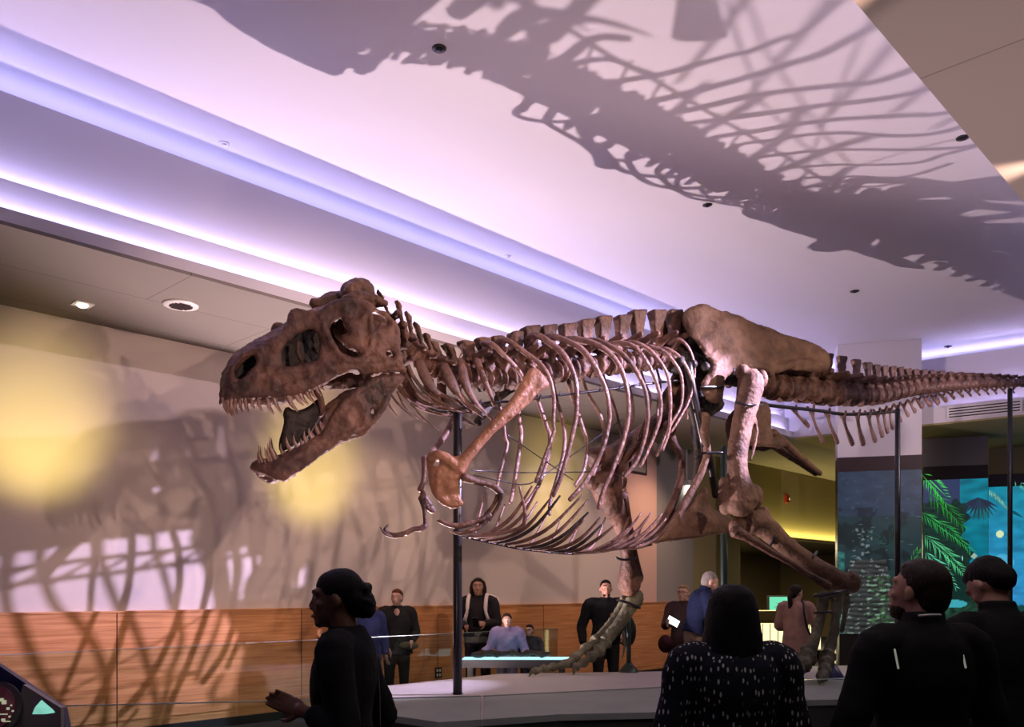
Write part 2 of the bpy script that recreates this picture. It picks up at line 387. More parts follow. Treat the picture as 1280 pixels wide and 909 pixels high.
# ---- platform
PZ = .6
plat = [(-1.3,8.7),(-1.0,6.75),(-.52,6.33),(.37,6.74),(1.22,6.87),(2.5,7.6),(3.4,7.75),(6.5,8.9),(9.4,12.8),(8.6,14.2),(7.0,13.6),(5.0,11.95),(4.75,11.3),(1.98,10.35),(-.15,9.98)]
t = thing('display_platform', 'low grey many-sided platform under the dinosaur skeleton', 'platform', (2,9,0))
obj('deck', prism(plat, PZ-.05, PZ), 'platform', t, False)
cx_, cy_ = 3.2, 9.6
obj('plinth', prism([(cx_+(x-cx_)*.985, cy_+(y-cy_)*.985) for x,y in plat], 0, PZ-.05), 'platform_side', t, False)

# ---- glass barriers, one thing per pane
def pane(a, b, ztop, label, grp):
    a = V((*a,0)); b = V((*b,0)); d = (b-a).normalized(); n_ = V((-d.y,d.x,0)); L = (b-a).length; c = (a+b)/2
    t = thing('glass_barrier', label, 'glass barrier', c, 0, grp)
    obj('pane', obox(c+V((0,0,ztop/2+.03)), d, n_, (0,0,1), L/2-.006, .006, ztop/2-.034), 'glass', t, False)
    obj('top_edge', obox(c+V((0,0,ztop-.002)), d, n_, (0,0,1), L/2-.006, .0065, .0025), 'glass_edge', t, False)
    obj('shoe', obox(c+V((0,0,.03)), d, n_, (0,0,1), L/2-.004, .03, .03), 'black', t, False)
near = [(-4.6,3.55),(-2.06,4.05),(-.15,4.42),(1.72,5.2),(3.6,6.0),(5.6,6.9)]
nl = ['clear glass barrier pane at the far left in front of the oak wall panels','clear glass pane behind the woman with the hair bun','clear glass pane before the platform, between the hair bun and the patterned blouse','clear glass pane before the platform, right of the patterned blouse','clear glass pane behind the two men at right']
for i in range(5): pane(near[i], near[i+1], 1.02, nl[i], 'near glass barrier panes')
q = [W(-3.2,1.3,0), W(-.7,1.3,0), W(1.75,1.3,0), W(4.2,1.3,0), W(6.65,1.3,0)]
fp = [(v.x,v.y) for v in q]
fl = ['glass pane along the oak wall at the far left edge','glass pane along the oak wall left of the standing woman with red hair','glass pane in front of the woman with red hair','glass pane behind the light table and the girl in lilac']
for i in range(len(fp)-1): pane(fp[i], fp[i+1], 1.02, fl[i], 'far glass barrier panes')

# ---- ceiling and wall fittings
for i, (px, py, r, lab) in enumerate([(549,60,.055,'small dark ceiling fitting inside the skull shadow'),(280,179,.05,'small pale ceiling disc at left near the cove'),(635,320,.04,'tiny pale ceiling disc above the neck'),
        (884,256,.05,'small dark ceiling fitting above the hips beside the shadow edge'),(1068,364,.06,'small dark ceiling fitting above the start of the tail'),(1203,172,.055,'dark ceiling fitting beside the right soffit edge'),(1185,433,.06,'tiny ceiling fitting above the tail middle')]):
    D = F*CH/(HZ-py); c = P(px, py, D); c.z = ZC-.012
    t = thing('ceiling_fitting', lab, 'ceiling fitting', c)
    pale = i in (1,2)
    obj('rim', lathe(c, [(r*.5,.0),(r,.004),(r,.0115)], 20), 'white' if pale else 'black', t)
    obj('lens', lathe(c+V((0,0,-.012)), [(r*.3,0),(r*.5,.012)], 16), 'white' if pale else 'black', t)
c = P(103,380,8.39); c.z = ZS-.01
t = thing('recessed_downlight', 'small lit square downlight in the left soffit', 'downlight', c)
obj('frame', obox(c+V((0,0,.005)), dW, nW, (0,0,1), .085, .085, .005), 'white', t, False)
obj('bulb', ell(c+V((0,0,.0)), (.05,.05,.028)), glow('bulb_glow',(1,.86,.6),9), t)
c = P(226,381,8.4); c.z = ZS-.02
t = thing('round_ceiling_grille', 'round white slotted grille in the left soffit beside the downlight', 'grille', c)
obj('ring', lathe(c, [(.11,0),(.16,.004),(.165,.019)], 32), 'white', t)
g = MD()
for k in range(-3,4):
    hw = math.sqrt(max(.001,.105**2-(k*.03)**2)); obox(c+nW*(k*.03)+V((0,0,-.002)), dW, nW, (0,0,1), hw, .008, .004, g)
obj('slats', g, 'band', t, False)
c = W(4.62,.062,.33)   # outlet
def wall_at(px, off=0.):
    a = (px-640)/F; s = (a*(8.4-off*.6903)+4.89-off*.7235)/(.6903-.7235*a); return s
s = wall_at(548,.06); c = W(s,.06,0); c.z = EYE+(HZ-841)/F*c.y
t = thing('wall_outlet', 'small dark four-socket outlet on the oak panelling', 'outlet', c)
obj('plate', obox(c, dW, nW, (0,0,1), .06, .006, .075), 'black', t, False)
for i in(-1,1):
    for j in(-1,1): obj('socket', obox(c+dW*(.025*i)+V((0,0,.032*j))+nW*.007, dW, nW, (0,0,1), .014,.002,.018), 'white', t, False)
s = wall_at(797,.05); c = W(s,.06,0); c.z = EYE+(HZ-569)/F*c.y
t = thing('wall_notice', 'framed grey notice high on the pink-lit pilaster behind the ribs', 'notice', c)
obj('frame', obox(c, dW, nW, (0,0,1), .26, .012, .34), 'band', t, False); obj('sheet', obox(c+nW*.012, dW, nW, (0,0,1), .22, .003, .30), 'grey', t, False)
s = wall_at(857,.02); c = W(s,.08,0); c.z = EYE+(HZ-604)/F*c.y
t = thing('wall_sconce', 'white lit wall light behind the hip bones', 'wall light', c)
obj('housing', obox(c, dW, nW, (0,0,1), .09, .06, .05), 'white', t, False)
obj('lit_lens', obox(c+V((0,0,-.15)), dW, nW, (0,0,1), .045, .03, .10), glow('sconce_glow',(1,.95,.85),5), t, False)
obj('conduit', obox(c+V((0,0,.45))-nW*.04, dW, nW, (0,0,1), .012, .012, .4), 'white', t, False)
c = P(1018,621,19.6); s_=(V((c.x,c.y,0))-W0).dot(dW); cc = W(s_,.03,c.z)
t = thing('fire_alarm', 'small red fire alarm on the olive wall', 'alarm', cc)
obj('housing', obox(cc, dW, nW, (0,0,1), .07, .03, .09), mat('alarm_red',(.35,.03,.015),.4), t, False); obj('strobe', ell(cc+nW*.03+dW*.05, .03), 'white', t)
c = P(447,472,10.9); c = W(wall_at(447,.1),.12,c.z); c.z = EYE+(HZ-472)/F*c.y
t = thing('wall_speaker', 'small round black fitting on the wall seen under the skull', 'wall fitting', c)
obj('ball', ell(c, .05), 'black', t); obj('bracket', tube([c, c-nW*.12], .012, k=1), 'black', t)
# back hall: lit screen and glowing case
A = P(976,759,21.2); t = thing('wall_screen', 'small teal lit screen in the dark hall behind the coat woman', 'screen', (A.x,A.y,A.z-.3))
obj('bezel', obox(A+V((0,.04,0)), (1,0,0), (0,1,0), (0,0,1), .32, .03, .28), 'black', t, False)
obj('display', obox(A, (1,0,0), (0,1,0), (0,0,1), .27, .012, .245), glow('teal_display',(.12,.75,.45),.9), t, False)
g = MD(); 
for k in range(7):
    a = k*.9; tube([A+V((.1*math.cos(a)+.02,-.014,.08*math.sin(a))), A+V((.16*math.cos(a+.5),-.014,.13*math.sin(a+.5)))], .006, 5, g, 1)
obj('drawing', g, glow('drawing_glow',(.02,.25,.12),.5), t)
A = P(968,812,19.2); t = thing('glowing_case', 'low pale yellow glowing display case in the back hall', 'display case', (A.x,A.y,0))
obj('lit_front', obox((A.x,A.y,.55), (1,0,0), (0,1,0), (0,0,1), 1.0, .03, .28), glow('case_glow',(1,.85,.45),1.3), t, False)
obj('case_top', obox((A.x,A.y+.3,1.0), (1,0,0), (0,1,0), (0,0,1), 1.1, .4, .1), 'olive', t, False)
obj('case_base', obox((A.x,A.y+.3,.12), (1,0,0), (0,1,0), (0,0,1), 1.1, .35, .12), 'black', t, False)
g = MD()
for k in range(12): obox((A.x-.95+k*.17,A.y-.032,.55), (1,0,0), (0,1,0), (0,0,1), .008,.006,.27,g)
obj('divider', g, 'olive', t, False)
for i, px in enumerate((1041,1130)):
    A = P(px, 842, 12.6 if i else 13.6); t = thing('light_post', ['thin lit yellow post behind the standing foot','thin lit yellow post behind the man in black jacket'][i], 'light post', (A.x,A.y,0))
    obj('tube', obox((A.x,A.y,.45), (1,0,0), (0,1,0), (0,0,1), .03,.03,.32), glow('post_glow',(1,.8,.35),1.6), t, False)
    obj('foot', lathe((A.x,A.y,0), [(.1,0),(.1,.03),(.04,.13)], 16), 'black', t)

# ---- light table with fossil cast
tz = .73; T = [(-.62,10.42),(.75,10.42),(.72,10.85),(-.6,10.85)]
t = thing('light_table', 'low table with a glowing pale blue top behind the platform', 'table', (0,10.6,0))
obj('frame', prism([(x,y) for x,y in T], tz-.1, tz-.006), 'black', t, False)
obj('lit_top', prism([(x*.97,10.63+(y-10.63)*.93) for x,y in T], tz-.005, tz), glow('table_glow',(.45,.85,.9),1.1), t, False)
for x in (-.5,.6):
    for y in (10.47,10.78): obj('leg', box((x-.03,y-.03,0),(x+.03,y+.03,tz-.1)), 'black', t, False)
g = MD(); pts = [V((-.36+.09*i, 10.62+.03*math.sin(i*1.3), tz+.05+.012*math.sin(i*2.1))) for i in range(10)]
tube(pts, [.02,.035,.04,.03,.028,.026,.03,.028,.035,.025], 8, g)
for p in pts[::2]: ell(p, (.045,.05,.045), g)
ell((-.40,10.62,tz+.035),(.1,.06,.04),g)
fu = fuse(g, .01, 1, .008, 20); mz = min(v.z for v in fu.v); fu.v = [v-V((0,0,mz-tz-.001)) for v in fu.v]
single('fossil_cast', fu, 'bone_dark', 'long dark bone cast lying on the glowing table top', 'fossil cast')

# ---- kiosk at lower left
A = P(0,833,2.7); B = P(76,884,2.7)
ax = (B-A).normalized(); up = V((0,.62,0)).cross(ax).normalized()
t = thing('info_kiosk', 'slanted dark information panel with a purple round graphic at the lower left corner', 'information panel', (A.x,2.8,0))
K0 = A-ax*.5
def slab(off, h0, h1, y0, y1, dn):
    a = K0-V((0,0,dn)); e = B-V((0,0,dn))
    return a, e
# the face is an upright, slightly tilted plate whose top edge slopes down to the right
nf = V((.10,-.98,.17)).normalized(); dn = V((.12,.16,-.98)).normalized()
def kp(u, v, o=0.): return K0+ax*u+dn*v+nf*o
L = (B-K0).length
g = MD(); n_ = 0
g.add([kp(0,0),kp(L,0),kp(L,.75),kp(0,.9),kp(0,0,-.05),kp(L,0,-.05),kp(L,.75,-.05),kp(0,.9,-.05)], [(0,1,2,3),(7,6,5,4),(0,4,5,1),(1,5,6,2),(2,6,7,3),(3,7,4,0)])
obj('panel', g, mat('kiosk_navy',(.06,.075,.2),.35), t, False)
c0 = P(2,885,2.68)
def disc(c, rx, rz, off, md):
    n = 40; vs = [V(c)+V((1,.1,0)).normalized()*(rx*math.cos(2*math.pi*i/n))+V((.0,.17,.98)).normalized()*(rz*math.sin(2*math.pi*i/n))+nf*off for i in range(n)]
    vs2 = [v-nf*.012 for v in vs]; return md.add(vs+vs2, [tuple(range(n)), tuple(range(n,2*n))[::-1]]+[(i,n+i,n+(i+1)%n,(i+1)%n) for i in range(n)])
obj('graphic_ring', disc(c0,.073,.078,.035,MD()), mat('ring_grey',(.13,.11,.14),.4), t, False)
obj('graphic', disc(c0,.055,.064,.042,MD()), mat('graphic_purple',(.34,.09,.15),.4), t, False)
g = MD()
for (x,y,w,h) in ((0,875,8,4),(5,878,5,5),(3,893,12,1.2),(10,886,3,3),(12,896,2,2),(16,889,2,2),(4,900,4,3),(8,902,9,1.2),(14,882,1.5,2)):
    q = P(x,y,2.62); obox(q, (1,.1,0), (0,1,0), (0,0,1), w/2/F*2.62, .002, h/2/F*2.62, g)
obj('markings', g, glow('marks',(.6,.62,.42),.55), t, False)
def tri(pts, th, md):
    a = [P(x,y,2.66) for x,y in pts]; b = [p+V((0,th,0)) for p in a]; n=len(a)
    return md.add(a+b, [tuple(range(n)), tuple(range(n,2*n))[::-1]]+[(i,n+i,n+(i+1)%n,(i+1)%n) for i in range(n)])
obj('side_plate', tri([(29,856),(76,885),(76,912),(14,912)],.02,MD()), mat('kiosk_grey',(.34,.30,.31),.3), t, False)
g = MD(); a = [P(x,y,2.64) for x,y in [(40,893),(44,884),(52,875),(66,887),(69,891),(56,893)]]; g.add(a,[tuple(range(6))])
obj('lit_corner', tri([(40,893),(44,884),(52,875),(66,887),(69,891),(56,893)],.01,MD()), glow('corner_glow',(.3,.8,.65),.75), t, False)
obj('post', tube([P(79,887,2.75), V((P(79,887,2.75).x,2.75,0))], .006, 8, None, 1), 'black', t)
# ================================================================ THE SKELETON
H0 = V((2.3,9.8,0)); uD = V((.8445,.5356,0)); vD = V((.5356,-.8445,0))
def Q(px, py, v=0.):                           # point of the plane lateral offset v (towards the viewer) seen at a column/row
    a = (px-640)/F; D = (v+vD.dot(H0)*1.0)/(vD.x*a+vD.y)
    return P(px, py, D)
def mirror(md):
    o = MD(); o.v = [p-vD*(2*(vD.dot(p)-vD.dot(H0))) for p in md.v]; o.f = [f[::-1] for f in md.f]; return o
def interp(tab):
    xs = [a for a,b in tab]; ys = [b for a,b in tab]
    return lambda x, y=0: float(np.interp(x, xs, ys))
def chaikin(p, k=1):
    for _ in range(k):
        q = []
        for i in range(len(p)):
            a, b = p[i], p[(i+1)%len(p)]
            q += [(a[0]*.75+b[0]*.25, a[1]*.75+b[1]*.25), (a[0]*.25+b[0]*.75, a[1]*.25+b[1]*.75)]
        p = q
    return p
def resample(p, step):
    out = []
    for i in range(len(p)):
        a = p[i]; b = p[(i+1)%len(p)]; L = math.hypot(b[0]-a[0], b[1]-a[1]); n = max(1, round(L/step))
        out += [(a[0]+(b[0]-a[0])*k/n, a[1]+(b[1]-a[1])*k/n) for k in range(n)]
    return out
def inside(x, y, P_):
    c = False; n = len(P_); j = n-1
    for i in range(n):
        if (P_[i][1] > y) != (P_[j][1] > y) and x < (P_[j][0]-P_[i][0])*(y-P_[i][1])/(P_[j][1]-P_[i][1])+P_[i][0]: c = not c
        j = i
    return c
def plate(outline, holes, vf, T, R, step=3., relief=0., rs=.05, soft=1, seed=0.):
    """a bone plate with rounded rims: outline and holes in picture columns/rows on the surface v=vf, thickness T (m), rim radius R (px)"""
    loops = [resample(chaikin(outline, soft), step)]+[resample(chaikin(h, soft), step) for h in holes]
    pts = []; edges = []
    for lp in loops:
        o = len(pts); pts += lp; edges += [(o+i, o+(i+1)%len(lp)) for i in range(len(lp))]
    nb = len(pts); B = np.array(pts); Ea = np.array([pts[a] for a,b in edges]); Eb = np.array([pts[b] for a,b in edges])
    def dist(x, y):
        p = np.array([x,y]); d = Eb-Ea; t = np.clip(((p-Ea)*d).sum(1)/np.maximum((d*d).sum(1),1e-9),0,1)
        return float(np.sqrt((((Ea+d*t[:,None])-p)**2).sum(1)).min())
    x0,y0 = B.min(0); x1,y1 = B.max(0); r = 0; y = y0
    while y < y1:
        x = x0+(step/2 if r%2 else 0)
        while x < x1:
            if inside(x,y,loops[0]) and not any(inside(x,y,h) for h in loops[1:]) and dist(x,y) > step*.55: pts.append((x,y))
            x += step
        y += step*.87; r += 1
    res = delaunay_2d_cdt([V(p) for p in pts], edges, [], 0, 1e-5)
    vs = [tuple(v) for v in res[0]]; tris = []
    for f in res[2]:
        cx = sum(vs[i][0] for i in f)/len(f); cy = sum(vs[i][1] for i in f)/len(f)
        if inside(cx,cy,loops[0]) and not any(inside(cx,cy,h) for h in loops[1:]): tris.append(tuple(f))
    n = len(vs); md = MD(); fr = []; bk = []; rim = []
    for (x,y) in vs:
        d = dist(x,y); k = min(d/R, 1); th = T/2*math.sqrt(max(0, 1-(1-k)**2)); rim.append(d < 1e-3)
        z = relief*noise.noise(V((x*rs+seed, y*rs, seed))) * k
        c = Q(x, y, vf(x,y)); fr.append(c+vD*(th+z)); bk.append(c-vD*max(0,th*.9))
    idx = {}; V2 = list(fr)
    for i in range(n):
        if rim[i]: idx[i] = i
        else: idx[i] = len(V2); V2.append(bk[i])
    return md.add(V2, tris+[tuple(idx[i] for i in t)[::-1] for t in tris])
def path(pl, rad, n=8, k=3, ref=None, flat=1., md=None):     # pl: (px,py,v); rad in metres
    return tube([Q(*p) for p in pl], rad, n, md, k, ref, flat)
SK = thing('dinosaur_skeleton', 'huge brown mounted meat-eating dinosaur skeleton with open toothed jaws standing on the platform', 'dinosaur skeleton', (2.3,9.8,.6))
Z1 = lambda L: [(260+x/3.134, 330+y/3.134) for x,y in L]
Z3 = lambda L: [(310+x/6.062, 460+y/6.06) for x,y in L]
# ---- skull
hw = interp([(278,.05),(288,.11),(305,.15),(340,.19),(380,.225),(420,.28),(450,.33),(480,.35),(510,.34)])
top = [(60,480),(72,425),(92,388),(130,352),(180,320),(240,290),(290,262),(306,245),(305,205),(318,178),(345,172),(400,182),(430,186),(470,165),(520,150),(570,135),(620,140),(650,165),(690,190),(730,220),(745,260),(750,300),(755,340),(765,385),(770,410)]
bot = [(730,420),(690,420),(650,430),(600,425),(560,424),(520,440),(490,455),(465,470),(440,482),(400,500),(350,515),(300,521),(240,526),(180,529),(120,531),(75,540),(58,545)]
holes = [[(108,420),(118,395),(135,375),(160,364),(185,362),(189,385),(175,408),(150,428),(130,450),(113,448)],
 [(298,318),(345,285),(385,263),(410,255),(432,280),(437,325),(428,372),(402,390),(362,384),(335,398),(300,402),(284,368)],
 [(478,250),(492,225),(520,214),(546,222),(556,242),(550,262),(526,276),(514,295),(530,315),(550,335),(572,345),(592,352),(588,364),(560,362),(530,350),(505,328),(487,295)],
 [(640,190),(665,195),(690,213),(706,236),(698,248),(668,243),(645,240)],
 [(680,350),(705,343),(724,352),(724,366),(697,366)]]
sk = plate(Z1(top+bot), [Z1(h) for h in holes], hw, .085, 9, 2.6, .035, .09, 1, 3.)
# raised rims and struts that frame the openings
def ridge(L, v, r, md, conv=Z1): 
    q = conv(L); return tube([Q(x,y,hw(x)+v) for x,y in q], r, 8, md, 3)
ridge([(440,200),(455,250),(475,300),(505,345),(545,375),(590,375),(630,345),(640,290),(636,230),(625,170),(560,150),(490,165),(445,195)], .03, [.03,.032,.03,.03,.03,.028,.026,.024,.024,.028,.032,.034,.03], sk)
ridge([(545,220),(575,260),(590,310),(600,345)], .012, [.05,.06,.05,.02], sk)
ridge([(95,400),(92,440),(105,468),(140,455),(185,420),(200,380),(192,350)], .022, .018, sk)
ridge([(352,300),(350,340),(362,380)], -.03, .016, sk)
ridge([(300,262),(350,235),(400,205),(440,195)], .01, .03, sk)
ridge([(200,330),(270,290),(330,262),(400,240)], .015, .018, sk)
ridge([(280,420),(340,415),(420,410),(520,400),(600,415)], .02, [.03,.03,.028,.026,.02], sk)
ridge([(640,260),(700,250),(742,262)], .01, .018, sk); ridge([(660,285),(675,330),(700,380)], .01, .018, sk); ridge([(690,195),(735,250),(742,330),(752,395)], .01, [.03,.03,.03,.035], sk)
ridge([(600,425),(680,418),(770,412)], .0, .022, sk)
both = MD(); both.join(sk, mirror(sk))
def cross(x, y, r, k=1., md=both, dz=0.):      # roof beam joining both cheeks
    w = hw(x)*k; n_ = 5; tube([Q(x,y,0)+vD*(w*(2*i/(n_-1)-1))+V((0,0,(1-(2*i/(n_-1)-1)**2)*dz)) for i in range(n_)], r, 8, md, 1)
for (x,y) in catmull([(a,b) for a,b in Z1([(66,500),(75,460),(85,420),(105,390),(135,362),(165,342),(200,322),(235,304),(270,286),(300,268),(330,252),(365,232),(400,212),(435,202),(475,185),(520,168),(560,158),(600,160),(640,180)])], 3): cross(x,y+3.2,.032,.86,both,.055)
for (x,y) in Z1([(68,525),(90,520),(120,516),(155,514),(190,512),(225,510),(260,506),(295,502),(330,498),(365,490),(400,480),(430,466)]): cross(x,y-3,.028,.95)
for (x,y) in Z1([(690,230),(710,270),(715,310),(720,350),(700,400),(740,400)]): cross(x,y,.035,.9)
ell(Q(*Z1([(650,290)])[0],0), (.2,.16,.2), both); ell(Q(*Z1([(600,260)])[0],0), (.24,.12,.16), both)
# brow horn and crest on top of the head
HX = lambda L: [(390+x/6.493, 340+y/6.493) for x,y in L]
def strip(L, rs, v, conv): q = conv(L); tube([Q(x,y,v) for x,y in q], rs, 10, both, 3)
strip([(0,240),(60,265),(140,240),(230,225),(330,200)], [.04,.06,.075,.08,.08], -.24, HX)
strip([(270,190),(300,150),(360,125),(400,120),(440,140),(460,190)], [.05,.075,.08,.08,.075,.06], -.10, HX)
strip([(300,160),(350,120),(395,95)], [.05,.05,.04], -.02, HX)
strip([(170,330),(240,290),(320,240),(420,215),(470,290)], [.05,.06,.07,.07,.06], .22, HX)
skull_md = fuse(both, .0115, 2, .016, 13)
skull = obj('skull', skull_md, 'bone', SK)
shade_md = plate(Z1([(75,520),(85,450),(105,405),(160,345),(260,300),(330,268),(400,232),(450,215),(470,300),(500,390),(440,440),(350,490),(240,505),(120,512)]), [], lambda x,y: .0, .06, 5, 4., .02, .1, 1, 4)
obj('skull_shade_plate', shade_md, 'bone_dark', skull)  # dark plate added inside the skull so its openings look shaded
# pterygoids and throat bones inside the mouth
pal = plate(Z3([(262,345),(292,285),(360,330),(450,300),(520,240),(560,200),(572,300),(560,370),(520,430),(460,520),(400,585),(300,620),(235,640),(232,560),(260,470),(275,400)]), [], lambda x,y: .05, .05, 5, 4., .03, .1, 1, 9)
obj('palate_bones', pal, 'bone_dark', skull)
obj('vertical_jaw_strut', path([(396,489,.10),(401,500,.10),(402.5,515,.09),(399,520,.07)], [.03,.028,.025,.015]), 'bone', skull)
# ---- lower jaw
jw = interp([(323,.05),(332,.10),(350,.15),(390,.20),(440,.27),(505,.33)])
jaw_out = Z3([(88,745),(120,722),(165,705),(205,690),(262,655),(330,612),(400,585),(470,545),(530,500),(572,465),(600,400),(640,320),(690,260),(760,200),(830,140),(900,90),(960,55),(1050,38),(1150,40),(1200,60),(1190,100),(1130,150),(1090,210),(1050,290),(1010,360),(960,430),(930,470),(880,512),(800,545),(720,580),(640,612),(580,650),(520,702),(450,752),(390,792),(330,832),(280,862),(220,848),(150,822),(108,802)])
jm = plate(jaw_out, [Z3([(925,350),(950,322),(957,330),(940,358)])], jw, .075, 9, 2.8, .03, .08, 1, 5.)
def jr(L, v, r): q = Z3(L); tube([Q(x,y,jw(x)+v) for x,y in q], r, 8, jm, 3)
jr([(200,760),(330,700),(460,620),(600,540),(720,480),(830,420),(920,400)], .012, [.04,.045,.04,.035,.03,.025,.02])
jr([(620,560),(720,520),(830,470),(930,420),(1000,330),(1060,220)], .02, [.03,.035,.035,.03,.03,.03])
jr([(700,300),(800,210),(900,140),(1000,90),(1120,80)], .018, [.03,.035,.035,.035,.035])
jb = MD(); jb.join(jm, mirror(jm))
for (x,y) in Z3([(100,770),(130,775),(165,790),(200,805),(240,820),(280,830),(130,745),(170,760),(215,775),(330,800)]):
    w = jw(x); tube([Q(x,y,-w), Q(x,y,0), Q(x,y,w)], .035, 8, jb, 1)
ell(Q(336,584,0), (.15,.13,.07), jb)
jaw = obj('lower_jaw', fuse(jb, .0115, 2, .014, 14), 'bone', SK)
# ---- teeth
def tooth(a, b, v, r, parent, bend):
    p0 = Q(*a, v); p1 = Q(*b, v*.96); mid = (p0+p1)/2+uD*bend*(p1-p0).length; s = (p1-p0).normalized()
    return obj('tooth', tube([p0-s*.02, p0+(mid-p0)*.5, mid, mid+(p1-mid)*.6+uD*bend*.01, p1], [r, r, r*.8, r*.45, .002], 8, None, 2), 'tooth', parent)
up_t = [(62,536,80,590,9),(78,538,98,600,9),(92,538,101,596,8),(108,536,114,590,8),(126,535,134,580,8),(148,534,159,584,9),(172,532,181,572,8),(198,530,211,578,8),(232,526,257,591,10),(258,524,287,583,10),(312,516,352,581,12),(343,512,374,557,10),(360,508,392,553,10),(386,502,418,546,10),(404,495,431,531,9),(424,486,446,515,8),(438,478,455,498,7)]
for a,b,c,d,w in up_t:
    p, q = Z1([(a,b)])[0], Z1([(c,d)])[0]; v = hw(p[0])-.005; r = w/3.134/F*7.2*.66
    tooth(p, q, v, r, skull, -.13); tooth((p[0]+2,p[1]-1), (q[0]+1,q[1]-1), -v, r, skull, -.13)
lo_t = [(100,735,75,632,9),(118,728,82,582,9),(150,735,122,682,9),(172,712,125,600,9),(182,700,150,570,10),(212,688,165,520,12),(268,655,248,572,11),(325,622,290,522,13),(375,600,345,505,12),(412,580,402,535,9),(442,560,428,478,11),(490,530,462,455,12),(543,498,512,415,12),(572,470,548,400,9)]
for a,b,c,d,w in lo_t:
    p, q = Z3([(a,b+12)])[0], Z3([(c,d)])[0]; v = jw(p[0])-.005; r = w/6.06/F*7.2*1.15
    tooth(p, q, v, r, jaw, -.10); tooth((p[0]+2,p[1]-1), (q[0]+2,q[1]+2), -v, r, jaw, -.10)
# ---- vertebrae
def vert(name, c, s, L, r, sw, tp, tang, m, voxel=.013, ty=.35, sl=.03, drop=0., parent=None):
    """c: centrum centre, s: spine tip (3D); L length, r radius, sw spine half width along the body, tp transverse reach"""
    t = tang.normalized(); md = MD(); up = (s-c); h = up.length; up.normalize()
    tube([c-t*L/2, c-t*L*.38, c-t*L*.2, c, c+t*L*.2, c+t*L*.38, c+t*L/2], [r*.96, r, r*.72, r*.62, r*.72, r, r*.96], 14, md, 1)
    tube([c+up*r*.4, c+up*(r*1.2), c+up*h*.5], [r*.6, r*.55, r*.4], 10, md, 1, ref=tuple(vD), flat=.8)
    w2 = []; bl = V(vD)
    for (q_, a_, l_) in ((.30,.80,.8),(.58,.66,.75),(.80,.84,.95),(.97,1.08,1.15),(1.0,.95,.9)):
        z_ = c+up*h*q_+t*(random.uniform(-.1,.1)*sw); w2 += [z_+t*sw*a_*sx+bl*sl*l_*sy for sx,sy in ((-1,-1),(1,-1),(1,1),(-1,1))]
    md.add(w2, [(0,3,2,1),(16,17,18,19)]+[(i*4+j,i*4+(j+1)%4,(i+1)*4+(j+1)%4,(i+1)*4+j) for i in range(4) for j in range(4)])
    b = c+up*(r*1.15+.02)
    for sg in (-1,1):
        if tp: tube([b, b+vD*sg*tp*.5+V((0,0,tp*(ty*.7)))+t*.02, b+vD*sg*tp+V((0,0,tp*ty-drop))+t*tp*.25], [r*.42,r*.3,r*.26], 8, md, 2)
        tube([b, b-t*L*.62+vD*sg*r*.45+up*r*.15], [r*.3,r*.2], 6, md, 1); tube([b, b+t*L*.55+vD*sg*r*.4+up*r*.35], [r*.3,r*.2], 6, md, 1)
    return obj(name, fuse(md, voxel, 1, .010, 13), m, parent or SK)
cen = [(500,425),(510,436),(521,447),(534,457),(548,464),(562,468),(578,471),(596,474),(614,475),(632,474),(650,472),(668,469),(688,466),(709,463),(731,460),(754,457),(777,454),(799,452),(822,450),(843,449)]
spn = [(473,364),(497,377),(509,391),(520,404),(532,417),(541,427),(558,431),(581,427),(602,423),(619,421),(644,415),(662,408),(684,407),(709,405),(732,400),(753,396),(778,394),(796,388),(821,388),(842,388)]
N = len(cen)
for i in range(N):
    c = Q(*cen[i]); s = Q(*spn[i]); a = Q(*cen[max(i-1,0)]); b = Q(*cen[min(i+1,N-1)]); tg = b-a; L = tg.length/(2 if 0<i<N-1 else 1)*.78
    neck = i < 7
    vert('neck_vertebra' if neck else 'back_vertebra', c, s, L, .085 if i<4 else .10 if neck else .115, .03 if i<5 else .042 if neck else .065 if i<11 else .088, .17 if neck else .24, tg, 'bone' if i<12 else 'bone_dark' if i<0 else 'bone', .013, -.3 if neck else .35, .03 if i<6 else .055)
tc = [(960,481),(973,485),(993.5,487),(1015.5,490),(1035,493),(1053,494),(1071,495),(1086.4,495),(1098,494.5),(1108,493),(1118,491),(1127,489),(1136,487.5),(1146,486),(1156,485),(1166,484),(1176.5,483),(1187,482),(1198,481),(1209,480),(1220,479.5),(1231,479.3),(1242,479),(1253,479),(1264,479),(1275,479),(1287,479)]
ts = [(958,440),(972,440),(993,440),(1015,441),(1034,441.5),(1052,445),(1070,449.5),(1084,453),(1095,456),(1105,457.5),(1115,458),(1125,459),(1134,460.5),(1144,462),(1154,462.5),(1165,463),(1176,464),(1187,465),(1199,465.5),(1210,466),(1221,467),(1232,468),(1243,469),(1254,470),(1265,471),(1276,472),(1288,473)]
for i in range(len(tc)):
    c = Q(*tc[i]); s = Q(*ts[i]); a = Q(*tc[max(i-1,0)]); b = Q(*tc[min(i+1,len(tc)-1)]); tg = b-a; L = tg.length/(2 if 0<i<len(tc)-1 else 1)*.80
    r = float(np.interp(i, [0,2,6,9,14,20,26], [.165,.16,.14,.115,.095,.08,.062]))
    vert('tail_vertebra', c, s, L, r, float(np.interp(i,[0,3,6,10,26],[.095,.09,.07,.06,.06])), float(np.interp(i,[0,4,10,18,26],[.22,.25,.2,.10,.06])), tg, 'bone_rib' if i>4 else 'bone', .013, .05, .028)
